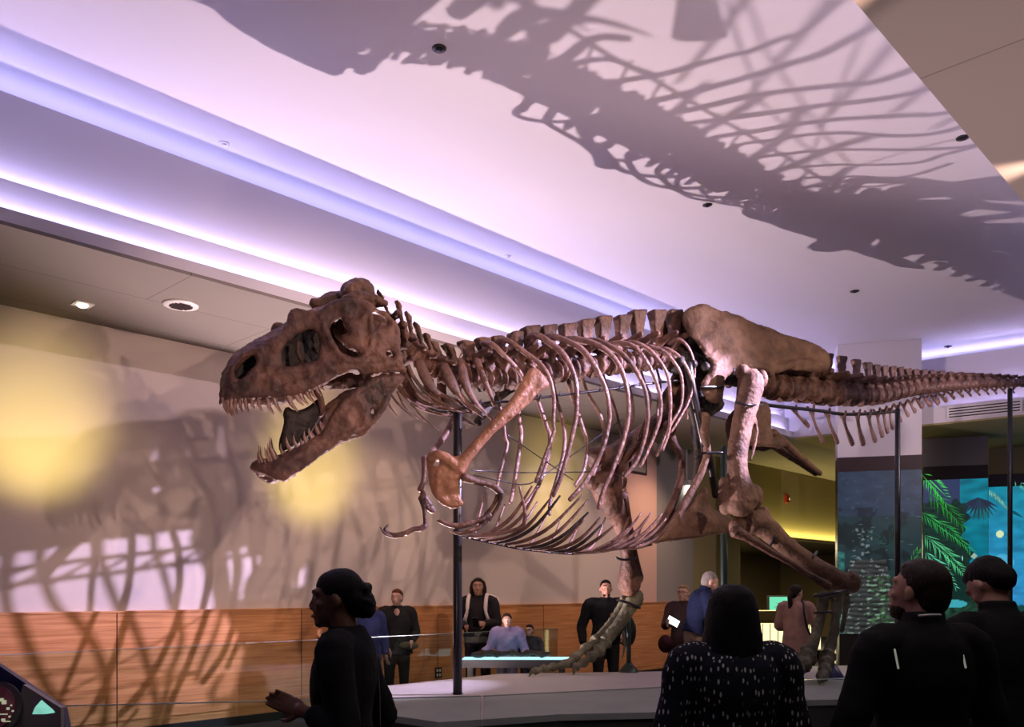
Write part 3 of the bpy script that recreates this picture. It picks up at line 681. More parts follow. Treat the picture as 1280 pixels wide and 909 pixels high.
for (x0,y0,x1,y1,r) in [(991,512,1011,533,.035),(1013,512,1029,554,.036),(1033,516,1047,554,.04),(1053,519,1065.6,556,.045),(1071,517,1079,556,.05),(1085,517,1094,552,.046),(1096,515,1103,546,.042),(1104,513,1109.4,541,.04),(1112,511,1116,536,.04),(1121,508,1126,527,.036),(1129,506,1135.5,520,.036),(1138,503,1144,515,.04),(1147,500,1153,508,.055),(1157,498,1163,506,.055),(1167,497,1173,504,.05),(1177,495,1183,501,.045),(1188,493,1193,498,.036),(1199,491,1204,496,.03),(1210,490,1214,495,.027),(1221,489,1225,494,.025),(1232,488,1236,493,.024),(1243,488,1246,492.5,.023),(1254,487,1257,492,.022),(1265,487,1268,491.5,.02)]:
    p0 = Q(x0,y0); p1 = Q(x1,y1); m_ = p0.lerp(p1,.5)+uD*-.015; g = MD()
    tube([p0, m_, p0.lerp(p1,.82), p1], [r*.7,r*.62,r*.95,r*.9], 8, g, 3, tuple(vD), .55)
    for sg in (-1,1): tube([p0+vD*sg*.05+V((0,0,.04)), p0.lerp(p1,.2)], [.018,.02], 6, g, 1)
    obj('chevron', fuse(g, .009, 1, .004, 20), 'bone_rib', SK)
# ---- neck ribs
for k, (L, rs) in enumerate([
  ([(496,421,.12),(501,446,.13),(511,472,.13),(529,496,.13),(559,511,.12),(592,517,.1)], [.012,.02,.018,.014,.012,.006]),
  ([(505,440,.14),(515,468,.16),(533,491,.15),(556,505,.14),(580,512,.12)], [.02,.02,.016,.012,.006]),
  ([(524,452,.15),(533,474,.18),(545,490,.18),(564,499,.17),(590,512,.14)], [.05,.055,.03,.018,.006]),
  ([(555,456,.15),(563,476,.2),(575,495,.2),(592,512,.18),(606,523,.15)], [.045,.06,.035,.018,.006]),
  ([(577,452,.15),(581,477,.22),(593,501,.22),(612,521,.18),(622,527,.16)], [.045,.05,.028,.014,.006])]):
    g = path(L, rs, 8, 4, tuple(vD), .45); obj('neck_rib', g, 'bone', SK); obj('neck_rib', mirror(g), 'bone', SK)
for L in ([(488,492,.1),(500,508,.1),(517,523,.1)],[(497,490,.12),(508,511,.12),(530,528,.12)],[(514,505,.1),(530,524,.1),(549,539,.1)],[(484,503,.05),(492,514,.05),(497,521,.05)]):
    obj('throat_bone', path(L, [.012,.01,.004], 6), 'bone', SK)
# ---- ribs
ribs = [
 ([(596,450),(606,476),(618,506)], .030, .25),
 ([(603,430),(614,430),(632,446),(645,459),(654,472)], .024, .33),
 ([(622,428),(633,425),(652,438),(670,451),(680,461),(687,473),(691,488),(692.5,503),(691.6,529),(692,541),(683,566),(674.6,589),(669.4,603)], .022, .46),
 ([(660,424),(671,419),(689,430),(704,443),(715,462),(720.6,482),(720.6,505),(719.5,525),(712,558),(704,587),(697.6,606),(691,620)], .028, .50),
 ([(680,424),(690.6,420.6),(711,428),(726,436),(737.5,449),(748.8,467),(758,490),(761.4,513),(761.4,526),(756,553),(745.7,578),(731,603.6),(712,625)], .028, .54),
 ([(702,426),(715,424),(737,428),(756,437),(771,452),(780.6,473),(785,497),(785,524),(779,551),(766.6,585),(754,614),(747.5,636)], .028, .56),
 ([(730,428),(745,426),(767,435.6),(784,449),(797,467),(807,490),(809.7,516),(809,530),(805,551),(796,576),(780,597)], .026, .55),
 ([(755,430),(767,429),(790,432),(805,447),(817,469),(824.7,494),(825.5,520),(817,547),(801,583)], .024, .52),
 ([(778,430),(790,428),(809,435.6),(824,450.6),(835,471),(838,497),(837.8,518),(836,540),(828,563)], .022, .46),
 ([(800,434),(811,433),(829,439),(842,452),(852,471),(852,505),(840,528),(834,540),(821,570)], .019, .40),
 ([(825,437),(833,436),(848,445),(859,460),(866,482),(859.4,505),(846,529),(838.8,540)], .018, .34),
 ([(836,430),(848,424),(860,434),(867,451),(868,471),(861,497),(859,524)], .016, .28)]
for L, r, vm in ribs:
    n = len(L); pl = []; rr = []
    for i, (x,y) in enumerate(L):
        t = i/(n-1); pl.append((x, y, .12+(vm-.12)*math.sin(min(1,t*2.1)*math.pi/2)*(1-.35*max(0,t-.5)*2)))
        rr.append(r*(1.35-.3*t) if t < .35 else r*(1.1-.25*t))
    g = path(pl, rr, 8, 4, tuple(vD), .62)
    hd = path([(L[0][0]-2, L[0][1]+22, .06), (L[0][0]+1, L[0][1]+10, .11), pl[1]], [r*1.1,r*.8,r], 8, 3); g.join(hd)
    obj('rib', g, 'bone_rib' if r < .026 or r == .028 else 'bone', SK); obj('rib', mirror(g), 'bone_rib', SK)
# ---- belly ribs and the rod they hang on
chain = [(579,671),(596,675),(614,679),(647,686),(680,690),(700,692),(723,692.5),(754,690),(769,687.5),(796,685),(815,681)]
obj('belly_rod', path([(x,y,0) for x,y in chain], .009, 6), 'steel', SK)
cy = lambda x: float(np.interp(x, [c[0] for c in chain], [c[1] for c in chain]))
gl = [(585,649,608,655,655),(592,665,608,640,646),(600,672,611,650,648),(610,689,622,660,657),(622,700,620,672,655),(632,728,619,690,657),(645,735,625,700,663),(655,735,641,706,668),(664,730,650,706,674),(676,750,647.5,726,673),(690,752,656,730,677),(704,768,657,748,673),(716,785,661,765,677),(728,801,642,778,671),(742,813.7,642,790,670),(756,827,643,804,668),(768,832.5,648.6,812,670),(780,842,649.6,822,672)]
for i, (x0, x1, y1, xm, ym) in enumerate(gl):
    v1 = .44-.012*i; L = [(x0, cy(x0)-1.5, .0), ((x0*1.2+xm)/2.2, (cy(x0)*1.2+ym)/2.2+4, v1*.35), (xm, ym, v1*.72), (x1, y1, v1)]
    g = path(L, [.015,.019,.018,.010], 8, 4); mt = 'bone_rib' if i > 11 or i < 3 else 'bone_dark' if i%3 == 1 else 'bone'
    obj('belly_rib', g, mt, SK)
    if i%2: obj('belly_rib', mirror(path(L, [.013,.016,.015,.010], 8, 4)), 'bone_rib', SK)
# ---- shoulder blade and coracoid
sv = interp([(528,.20),(545,.30),(575,.37),(600,.42),(640,.50),(690,.56)])
sc = [(661.6,459.3),(672,460),(680,469),(687.5,479),(686,485),(677,489),(671,494),(664,503),(650,515),(632,531),(614,545),(603,556),(596,565),(588,577),(584,586),(580,593),(575,599),(574,607),(575,617),(577,626),(580.5,629),(577,634),(566,637.5),(552,632),(541,621),(535.5,606),(533.5,588),(531.5,575),(534,566),(541,562),(550,562),(561,568),(570,571),(580,564),(590,553),(604,538),(618.7,520),(638.5,499),(648.4,482),(656.7,467.6)]
g = plate(sc, [[(541,577),(545,574.5),(549,577),(549,581),(545,583),(542,581)]], sv, .06, 6, 2.6, .02, .09, 1, 2.)
tube([Q(x,y,sv(x)+.012) for x,y in [(572,585),(585,570),(605,547),(635,513),(662,480)]], [.05,.05,.045,.04,.03], 10, g, 3)
tube([Q(x,y,sv(x)+.01) for x,y in [(536,575),(550,570),(566,580),(576,590)]], [.04,.05,.055,.04], 10, g, 3)
g = fuse(g, .0105, 2, .005, 10)
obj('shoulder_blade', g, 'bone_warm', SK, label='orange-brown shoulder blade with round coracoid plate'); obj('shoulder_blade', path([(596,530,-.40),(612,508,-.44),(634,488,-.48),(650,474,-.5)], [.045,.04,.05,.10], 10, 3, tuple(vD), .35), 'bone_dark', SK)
obj('wishbone', path([(568,522,-.20),(557,543,-.16),(546,558,-.10),(538,568,.0),(545,575,.10),(552,574,.2)], [.03,.032,.028,.022,.02,.02], 8, 4), 'bone_rib', SK)
# ---- arms
obj('upper_arm', path([(580,597,.42),(588,600,.43),(601,603.5,.44),(613,607,.45),(621,612,.46),(627,618,.46)], [.045,.036,.028,.03,.036,.03]), 'bone', SK)
obj('forearm', path([(627,616,.47),(624,630,.44),(616,643,.40),(611,650,.38)], [.026,.018,.017,.022]), 'bone', SK)
obj('forearm', path([(623,618,.43),(617,631,.40),(606,645,.36)], [.024,.016,.018]), 'bone', SK)
obj('hand', fuse(path([(612,644,.40),(600,650,.38),(588,654,.36)], [.03,.026,.024]).join(path([(608,650,.37),(598,660,.36),(584,664,.34)], [.026,.02,.018])), .008, 1, .004, 30), 'bone', SK)
obj('finger', path([(590,653,.36),(574,657.5,.33),(560,656,.3),(551,652,.28),(545.5,651.5,.27)], [.03,.028,.022,.02,.004], 8, 4), 'bone', SK)
obj('finger', path([(590,663,.34),(575,667,.31),(563,664,.3)], [.022,.02,.004]), 'bone', SK)
obj('upper_arm', path([(530,572,-.22),(530,588,-.24),(529,602,-.25),(525,613,-.25)], [.03,.022,.024,.03]), 'bone_rib', SK)
obj('elbow_flange', plate([(526,613),(531,612),(536,622),(543,634),(545.5,640),(542,643),(536,641),(528,632),(524,622)], [], lambda x,y:-.24, .04, 3, 2., .01), 'bone_rib', SK)
obj('forearm', path([(526,622,-.25),(530,636,-.25),(531,648,-.25),(532,658,-.25)], [.028,.022,.018,.026]), 'bone', SK)
obj('hand', fuse(path([(532,657,-.25),(526,661,-.26),(516,662,-.26),(507,667,-.27)], [.03,.03,.026,.028]), .008, 1, .004, 30), 'bone_rib', SK)
obj('finger', path([(505,667,-.27),(494,669,-.27),(485,667,-.27),(481,662,-.27),(485,656,-.27)], [.022,.02,.022,.016,.004], 8, 4), 'bone', SK)
obj('finger', path([(503,670,-.25),(492,671,-.25),(482,668,-.25),(475,659,-.25)], [.016,.015,.013,.003], 8, 4), 'bone', SK)
# ---- hip
Z8 = lambda L: [(820+x/4.783, 370+y/4.783) for x,y in L]
il = Z8([(150,125),(168,88),(210,62),(258,44),(305,47),(340,70),(400,92),(418,80),(438,98),(500,115),(560,148),(620,172),(690,190),(738,220),(800,235),(860,255),(930,275),(990,305),(1030,345),(1048,390),(1036,440),(1000,460),(950,462),(880,452),(820,450),(780,432),(740,442),(700,470),(676,490),(660,430),(600,424),(540,430),(490,440),(440,480),(412,500),(405,560),(400,640),(340,650),(290,612),(268,570),(268,520),(296,472),(328,432),(318,380),(300,368),(262,312),(240,282),(205,245),(178,200),(158,160)])
iv = lambda x,y: .16+.14*min(1,max(0,(y-385)/80))
g = plate(il, [], iv, .09, 8, 3.4, .045, .05, 1, 11.)
for L, r in (([(330,360),(360,330),(400,350)], .03), ([(480,440),(560,420),(650,428),(690,470)], .045), ([(720,440),(850,400),(1000,420)], .05), ([(250,90),(420,200),(600,250),(800,300)], .04), ([(350,420),(330,520),(340,600)], .05), ([(610,270),(690,310)], .02), ([(740,275),(800,300)], .02), ([(200,120),(260,230),(310,320)], .03)):
    tube([Q(x,y,iv(x,y)+.015) for x,y in Z8(L)], r, 8, g, 3)
g = fuse(g, .014, 2, .012, 7)
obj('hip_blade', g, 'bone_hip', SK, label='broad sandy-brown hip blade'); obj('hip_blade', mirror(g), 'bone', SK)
g = MD()
for x in range(850, 962, 16): 
    tube([Q(x-7,452+(x-850)*.22,0), Q(x+8,455+(x-850)*.22,0)], .13, 12, g, 1); tube([Q(x,450,0),Q(x,415,0),Q(x+2,396+(x-850)*.30,0)], [.08,.06,.07], 8, g, 1, tuple(vD), .5)
    tube([Q(x,452+(x-850)*.2,-.3), Q(x,452+(x-850)*.2,.3)], .05, 8, g, 1)
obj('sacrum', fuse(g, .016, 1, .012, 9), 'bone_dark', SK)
# pubis and its boot
g = path([(879,520,.26),(880,545,.24),(884,565,.2),(876,592,.15),(862,618,.11),(850,640,.09),(838,660,.08),(820,674,.07)], [.075,.05,.042,.042,.045,.05,.055,.05], 10, 3)
g.join(plate([(884,608),(886,628),(893,638),(917.3,645),(913.4,667),(891,669),(867,674),(833,677.5),(814,681),(808,678),(833,661),(854,642),(868,624),(876,610)], [], lambda x,y:.08, .10, 6, 3., .03))
g = fuse(g, .013, 2, .008, 10)
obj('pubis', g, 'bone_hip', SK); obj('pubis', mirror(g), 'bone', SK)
obj('pubic_shaft', path([(862,500,.2),(870,535,.14),(872,570,.1),(867,613,.06),(850,643,.05),(828,668,.03),(806,679,.02)], [.05,.04,.04,.04,.045,.045,.03], 10), 'bone_dark', SK)
# ischium
g = plate([(925,520),(945,500),(964,503),(964,545),(975,548),(986,556),(978,562),(960,559),(937,559),(928,545)], [], lambda x,y:.12, .06, 5, 2.8, .02)
tube([Q(966,540,.10),Q(980,553,.09),Q(1003,574,.05),(Q(1025,592,.03))], [.045,.05,.038,.034], 10, g, 3)
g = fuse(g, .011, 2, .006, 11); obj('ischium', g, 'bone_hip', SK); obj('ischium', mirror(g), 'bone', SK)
# ---- near hind leg
g = path([(938,470,.56),(938,484,.56),(934,505,.57),(927,535,.58),(922,565,.6),(922,590,.62),(926,612,.63),(929,628,.64)], [.125,.14,.125,.112,.108,.11,.14,.17], 14, 4)
tube([Q(946,478,.40),Q(936,476,.25)], [.11,.10], 10, g, 2); ell(Q(952,474,.52), (.07,.09,.10), g); ell(Q(928,465,.52), (.08,.09,.08), g)
ell(Q(942,622,.66), (.10,.14,.14), g); ell(Q(926,634,.66), (.14,.12,.10), g); ell(Q(908,628,.52), (.09,.10,.14), g); tube([Q(905,600,.54),Q(905,632,.52)], [.05,.07], 10, g)
tube([Q(937,500,.62),Q(946,540,.62),Q(938,575,.63)], [.03,.02,.02], 8, g)
obj('thigh_bone', fuse(g, .015, 2, .010, 9), 'bone_hip', SK)
g = path([(936,652,.62),(950,654,.66),(962,664,.69),(980,680,.73),(1003,697,.78),(1025,711,.82),(1045,724,.86),(1058,733,.88)], [.13,.13,.12,.10,.095,.095,.11,.12], 14, 4)
ell(Q(954,645,.62), (.08,.10,.10), g); ell(Q(925,658,.56), (.12,.11,.11), g); ell(Q(1064,728,.92), (.11,.11,.12), g)
obj('shin_bone', fuse(g, .015, 2, .012, 8), 'bone_hip', SK)
obj('calf_bone', fuse(path([(918,664,.72),(935,672,.76),(960,688,.80),(985,702,.84),(1010,718,.88),(1036,733,.92)], [.07,.05,.04,.035,.035,.05], 10), .012, 1, .008, 12), 'bone', SK)
def foot(mets, toes, name_m='foot_bone'):
    for L, r in mets: obj('foot_bone', fuse(path(L, [x*.82 for x in r], 12, 3, tuple(vD), .8), .011, 1, .012, 11), name_m, SK)
    for L, r in toes:
        g = MD(); n = len(L)
        for i in range(n-2):
            a = Q(*L[i]); b = Q(*L[i+1])
            a.z = max(a.z, PZ+r[i]*1.12); b.z = max(b.z, PZ+r[min(i+1,len(r)-1)]*1.12); c = a.lerp(b,.5)
            r = [x*.92 for x in r] if i == 0 else r
            tube([a.lerp(b,.08), a.lerp(b,.3), c, a.lerp(b,.75), a.lerp(b,.93)], [r[i]*1.05, r[i]*.72, r[i]*.6, r[i]*.78, r[i]*.98], 10, g, 2); ell(a.lerp(b,.1)+V((0,0,r[i]*.35)), r[i]*.7, g)
        t_ = obj('toe', fuse(g, .010, 1, .006, 16), name_m, SK)
        a, b = Q(*L[-2]), Q(*L[-1]); a.z = max(a.z, PZ+r[-2]*1.15); b.z = max(b.z, PZ+.008); obj('claw', tube([a, a.lerp(b,.5)+V((0,0,.03)), b], [r[-2], r[-2]*.6, .004], 8, None, 3), name_m, t_)
foot([([(1030,744,.92),(1026,770,.95),(1020,795,.97),(1012,820,.98)], [.09,.07,.075,.095]),
      ([(1046,743,.98),(1045,770,1.0),(1041,795,1.0),(1035,818,1.0)], [.10,.075,.075,.09]),
      ([(1058,745,.94),(1056,768,.95),(1052,790,.94)], [.06,.04,.03])],
     [([(1010,822,1.0),(1003,832,1.06),(997,838,1.12),(991,844,1.2),(984,853,1.28)], [.11,.09,.08,.06]),
      ([(1035,820,1.02),(1033,830,1.08),(1031,838,1.14),(1028,847,1.2),(1024,856,1.3)], [.10,.085,.075,.055]),
      ([(1008,815,.90),(998,823,.88),(990,828,.86),(982,834,.84),(974,842,.84)], [.085,.07,.06,.05])], 'bone_olive')
# ---- far hind leg
g = path([(868,482,-.5),(850,505,-.52),(825,528,-.55),(800,548,-.56),(778,565,-.58),(758,575,-.6)], [.13,.12,.115,.12,.14,.13], 14, 4)
ell(Q(745,570,-.6), (.12,.12,.10), g); ell(Q(766,584,-.6), (.14,.12,.11), g); ell(Q(742,578,-.66), (.07,.08,.07), g)
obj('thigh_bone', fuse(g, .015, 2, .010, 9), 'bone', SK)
g = path([(757,600,-.6),(760,616,-.62),(768,636,-.66),(776,655,-.7),(782,680,-.76),(785,700,-.8),(787,722,-.84),(786,737,-.86)], [.19,.17,.125,.095,.078,.085,.13,.13], 14, 4)
ell(Q(740,603,-.6), (.08,.1,.09), g); ell(Q(775,602,-.6), (.08,.1,.09), g); ell(Q(797,722,-.84), (.07,.1,.09), g)
obj('shin_bone', fuse(g, .015, 2, .012, 8), 'bone', SK)
obj('calf_bone', path([(779,618,-.55),(785,640,-.6),(790,668,-.68),(795,695,-.74),(799,718,-.78)], [.05,.03,.025,.025,.04], 10), 'bone', SK)
foot([([(791,752,-.86),(782,768,-.86),(770,785,-.88),(757,800,-.9)], [.12,.10,.09,.10]),
      ([(782,750,-.94),(772,768,-.94),(757,787,-.95),(742,804,-.96)], [.09,.075,.06,.065]),
      ([(797,742,-.84),(795,752,-.84),(786,762,-.84)], [.09,.10,.06]),
      ([(779,790,-.85),(781,808,-.84),(778,824,-.83)], [.025,.022,.012])],
     [([(745,800,-.96),(732,811,-.96),(719,822,-.96),(705,831,-.96),(691,834,-.96),(679,836,-.96),(670,839,-.96),(661,846,-.96)], [.075,.07,.065,.06,.055,.052,.05]),
      ([(757,802,-.88),(748,814,-.86),(738,822,-.85),(729,829,-.84),(720,834,-.83),(717,845,-.83)], [.10,.085,.07,.06,.055])], 'bone_olive')
# ---- steel armature that is part of the mount
for v in (-.1,.1):
    obj('support_rail', path([(539,511,v),(560,514,v),(585,509,v),(612,503,v),(640,502,v),(700,494,v),(760,487,v),(800,481,v),(852,475,v)], .012, 8, 2), 'steel', SK)
obj('support_rail', path([(955,506,.12),(990,510,.08),(1028,514,.04),(1054,518,0),(1090,517,0),(1122,514,0)], .022, 8, 2), 'steel', SK)
for k, x in enumerate(range(575, 850, 25)):
    y = 503-(x-640)*.13 if x > 640 else 505; obj('rail_bracket', path([(x,y,-.12),(x+1,y-4,-.04),(x,y-4,.04),(x,y,.12)], .009, 6, 2), 'steel', SK)
for L in ([(634,544,.42),(675,572,-.1),(716,600,-.40)],[(675,598,.44),(728,560,-.1),(778,524,-.44)],[(590,588,.40),(650,591,.0),(736,590,-.3)],[(736,590,-.3),(800,552,.2),(829,545,.4)],[(592,594,.43),(650,606,.4),(668,602,.4)]):
    obj('tie_wire', path(L, .006, 6, 2), 'steel', SK)
for L, r in (([(920,503,.62),(935,506,.72),(953,506,.62)], .014), ([(963,682,.72),(968,672,.80),(975,667,.72)], .016), ([(1008,704,.80),(1016,697,.88),(1021,690,.8)], .016), ([(1018,745,.9),(1040,742,1.08),(1062,738,.95)], .022),
             ([(1018,766,.96),(1035,765,1.08),(1052,766,.96)], .014), ([(876,484,.36),(892,484,.37),(904,484,.36)], .02), ([(872,568,.22),(884,566,.24),(903,566,.3)], .014), ([(770,697,-.7),(780,700,-.66),(795,697,-.72)], .014), ([(772,750,-.8),(786,754,-.76),(800,760,-.8)], .016)):
    obj('clamp_strap', path(L, r, 8, 3), 'steel', SK)
for L in ([(860,455,.3),(866,490,.3),(872,520,.25),(880,556,.2)],[(880,540,.1),(888,580,.05),(895,620,.02)],[(874,500,.1),(868,540,.05),(876,575,.02)]): obj('inner_brace', path(L, .045, 8, 3), 'steel', SK)
g = MD()
for k in range(7): ell(Q(866+k*5, 505+8*math.sin(k*2.1), .12-.05*(k%3)), (.08,.07,.09), g)
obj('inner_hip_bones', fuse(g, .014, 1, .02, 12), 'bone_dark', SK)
# ---- support poles standing on the platform
def pole(x, ytop, v, r, m, label, base=PZ, br=.11, bh=.08, bm=None):
    p = Q(x, ytop, v); t = thing('support_pole', label, 'support pole', (p.x,p.y,base), 0, None)
    b = V((p.x,p.y,base)); obj('shaft', tube([b, p], r, 16, None, 1), m, t)
    if br: obj('base', lathe(b, [(br,0),(br,.008),(r*1.3,bh)], 24), bm or m, t)
pole(572, 516, .0, .042, 'pole', 'thick dark steel pole holding up the neck of the skeleton', br=.046, bh=.012)
pole(905, 560, .0, .038, 'pole_green', 'dark green steel pole under the hips behind the pubis boot', br=.06)
pole(1122, 512, .0, .034, 'pole', 'dark steel pole under the tail in front of the tall dark column', br=.05)
pole(1262.5, 487, .0, .034, 'pole', 'dark steel pole under the far end of the tail, near the right edge', br=.05)
pole(786, 757, -.86, .026, 'pole_green', 'short green steel pole beside the stepping foot of the skeleton', br=.12, bh=.11)
pole(1040, 800, .88, .03, 'pole', 'short dark pole with flared blue foot behind the standing foot', br=.13, bh=.16, bm=mat('blue_base',(.03,.035,.13),.3))
# ================================================================ PEOPLE
def loft(rings, n=20, md=None):               # rings: (x,y,z,rx,ry)
    md = md or MD(); q = catmull(rings, 3); vs = []
    for (x,y,z,a,b) in q:
        for j in range(n):
            th = 2*math.pi*j/n; vs.append(V((x+a*math.cos(th), y+b*math.sin(th), z)))
    m = len(q); f = [(i*n+j, i*n+(j+1)%n, (i+1)*n+(j+1)%n, (i+1)*n+j) for i in range(m-1) for j in range(n)]
    f += [tuple(range(n))[::-1], tuple((m-1)*n+j for j in range(n))]
    return md.add(vs, f)
def head_md(fine, beard=False):
    md = MD()
    ell((0,-.012,.022), (.076,.094,.098), md, 20, 14); ell((0,.035,-.045), (.056,.058,.068), md, 16, 12); ell((0,.012,.0), (.066,.078,.09), md, 16, 12)
    ell((0,.072,-.092), (.026,.022,.02), md)
    tube([(0,.083,.022),(0,.092,-.002),(0,.103,-.022),(0,.094,-.034)], [.009,.010,.011,.010], 8, md, 2)
    ell((-.012,.098,-.03), (.009,.010,.008), md); ell((.012,.098,-.03), (.009,.010,.008), md)
    tube([(-.05,.062,.034),(-.022,.083,.036),(0,.084,.03),(.022,.083,.036),(.05,.062,.034)], .011, 8, md, 2)
    tube([(-.026,.078,-.060),(0,.091,-.056),(.026,.078,-.060)], [.005,.008,.005], 8, md, 2); tube([(-.022,.078,-.068),(0,.090,-.068),(.022,.078,-.068)], [.005,.009,.005], 8, md, 2)
    for s in (-1,1):
        ell((s*.040,.058,-.018), (.022,.022,.02), md)
        ell((s*.080,-.010,-.006), (.007,.016,.027), md, rot=Matrix.Rotation(-.25,3,'X')); ell((s*.076,-.004,-.028), (.007,.010,.010), md)
        ell((s*.030,.072,.012), (.015,.012,.010), md)
    return md
def hand_md(w, d, nrm, s, curl=.5, md=None):
    """hand from wrist w along d, palm facing nrm; five separate fingers"""
    md = md or MD(); w = V(w); d = V(d).normalized(); n_ = V(nrm); n_ = (n_-d*n_.dot(d)).normalized(); x = d.cross(n_)*s
    rot = Matrix((x, d, n_)).transposed()
    ell(w+d*.045, (.040,.052,.016), md, 14, 10, rot); tube([w-d*.02, w+d*.02], [.026,.028], 10, md, 1)
    for k, (o, L) in enumerate(((-.030,.066),(-.010,.078),(.011,.074),(.031,.058))):
        a = w+d*.085+x*o; pts = [a-d*.02]; dd = d.copy(); p = a
        for j, f in enumerate((.42,.33,.25)):
            dd = (Matrix.Rotation(curl*(.5+.35*j+.08*k), 3, -x*s if s else x)@dd); 
            if dd.dot(n_) < -.01 and j == 0: pass
            p = p+dd*L*f; pts.append(p.copy())
        tube(pts, [.0095,.009,.008,.0065], 8, md, 1)
    a = w+d*.02-x*.030; tube([a, a-x*.025+d*.025+n_*.012, a-x*.030+d*.055+n_*.022], [.013,.0105,.008], 8, md, 2)
    return md
def hair_md(style, cut=None):
    md = MD()
    ell((0,-.026,.032), (.081,.092,.094), md, 20, 14); ell((0,-.068,-.002), (.072,.050,.078), md, 16, 12)
    if style == 'short': ell((0,-.06,-.03), (.066,.05,.05), md); ell((0,.02,.085), (.062,.052,.032), md)
    if style in ('short','girl','long'): ell((0,-.010,.060), (.074,.080,.067), md, 20, 12)
    if style == 'buzz':
        md = MD(); ell((0,-.017,.034), (.078,.092,.092), md, 20, 14); ell((0,-.05,-.005), (.073,.06,.075), md)
    if style == 'bun': ell((0,-.016,.034), (.081,.090,.092), md, 20, 14); ell((0,.0,.055), (.070,.078,.066), md, 20, 12)
    if style in ('pony','long','bob','girl'):
        for s in (-1,1): tube([(s*.015,.045,.103),(s*.045,.042,.085),(s*.068,.012,.050),(s*.072,-.03,.03)], [.015,.016,.016,.016], 8, md, 3)
    if style == 'bun':
        ell((0,-.09,-.03), (.056,.045,.052), md); ell((.01,-.118,-.03), (.046,.036,.043), md)
        for k in range(8):
            a = k*.8; tube([(0.045*math.cos(a),-.105-.015*math.sin(a*2),-.035+.042*math.sin(a)), (.052*math.cos(a+.5),-.130,-.03+.046*math.sin(a+.5)), (.02*math.cos(a+1),-.150,-.03+.02*math.sin(a+1))], [.012,.014,.010], 8, md, 2)
        tube([(-.03,-.12,.03),(.01,-.13,.045),(.035,-.12,.02)], .018, 8, md, 2)
    if style == 'bun': ell((0,-.016,.034), (.081,.090,.092), md, 20, 14); ell((0,.0,.055), (.070,.078,.066), md, 20, 12)
    if style in ('pony','girl'):
        ell((0,-.11,.0), (.03,.03,.03), md); tube([(0,-.11,.0),(.01,-.15,-.05),(.012,-.145,-.16),(.0,-.13,-.28),(.0,-.12,-.38)], [.026,.036,.036,.028,.008], 10, md, 3)
    if style == 'long':
        for s in (-1,1): tube([(s*.06,.0,.07),(s*.082,-.015,0),(s*.084,-.02,-.08),(s*.075,-.02,-.17)], [.03,.03,.03,.014], 10, md, 3)
        tube([(0,-.07,.0),(0,-.085,-.1),(0,-.09,-.2)], [.07,.07,.03], 12, md, 3)
    if style == 'bob':
        loft([(0,-.03,.12,.045,.05),(0,-.028,.085,.085,.09),(0,-.028,.02,.104,.108),(0,-.03,-.05,.114,.112),(0,-.03,-.12,.124,.115),(0,-.035,-.19,.130,.112),(0,-.035,-.225,.118,.10)], 28, md)
    return md
SKIN = {'dark': mat('skin_brown',(.17,.075,.045),.5), 'mid': mat('skin_tan',(.42,.22,.15),.5), 'light': mat('skin_light',(.58,.35,.27),.5)}
HAIR = {'black': mat('hair_black',(.005,.0045,.005),.6), 'red': mat('hair_auburn',(.11,.03,.015),.45), 'brown': mat('hair_dark_brown',(.022,.012,.009),.45), 'blonde': mat('hair_blonde',(.30,.20,.11),.5), 'grey': mat('hair_grey',(.28,.25,.24),.55)}
for m_ in HAIR.values():
    m_.node_tree.nodes['Principled BSDF'].inputs['Specular IOR Level'].default_value = .18
    nt = m_.node_tree; b = nt.nodes['Principled BSDF']; w = nt.nodes.new('ShaderNodeTexWave'); tc = nt.nodes.new('ShaderNodeTexCoord')
    w.inputs['Scale'].default_value = 60; w.inputs['Distortion'].default_value = 6; bp = nt.nodes.new('ShaderNodeBump'); bp.inputs['Strength'].default_value = .5; bp.inputs['Distance'].default_value = .004
    nt.links.new(tc.outputs['Object'], w.inputs['Vector']); nt.links.new(w.outputs['Fac'], bp.inputs['Height']); nt.links.new(bp.outputs['Normal'], b.inputs['Normal'])
def cloth(name, c, r=.85): return mat(name, c, r, var=.15, vscale=14, bump=.35, bscale=9, spec=.15)
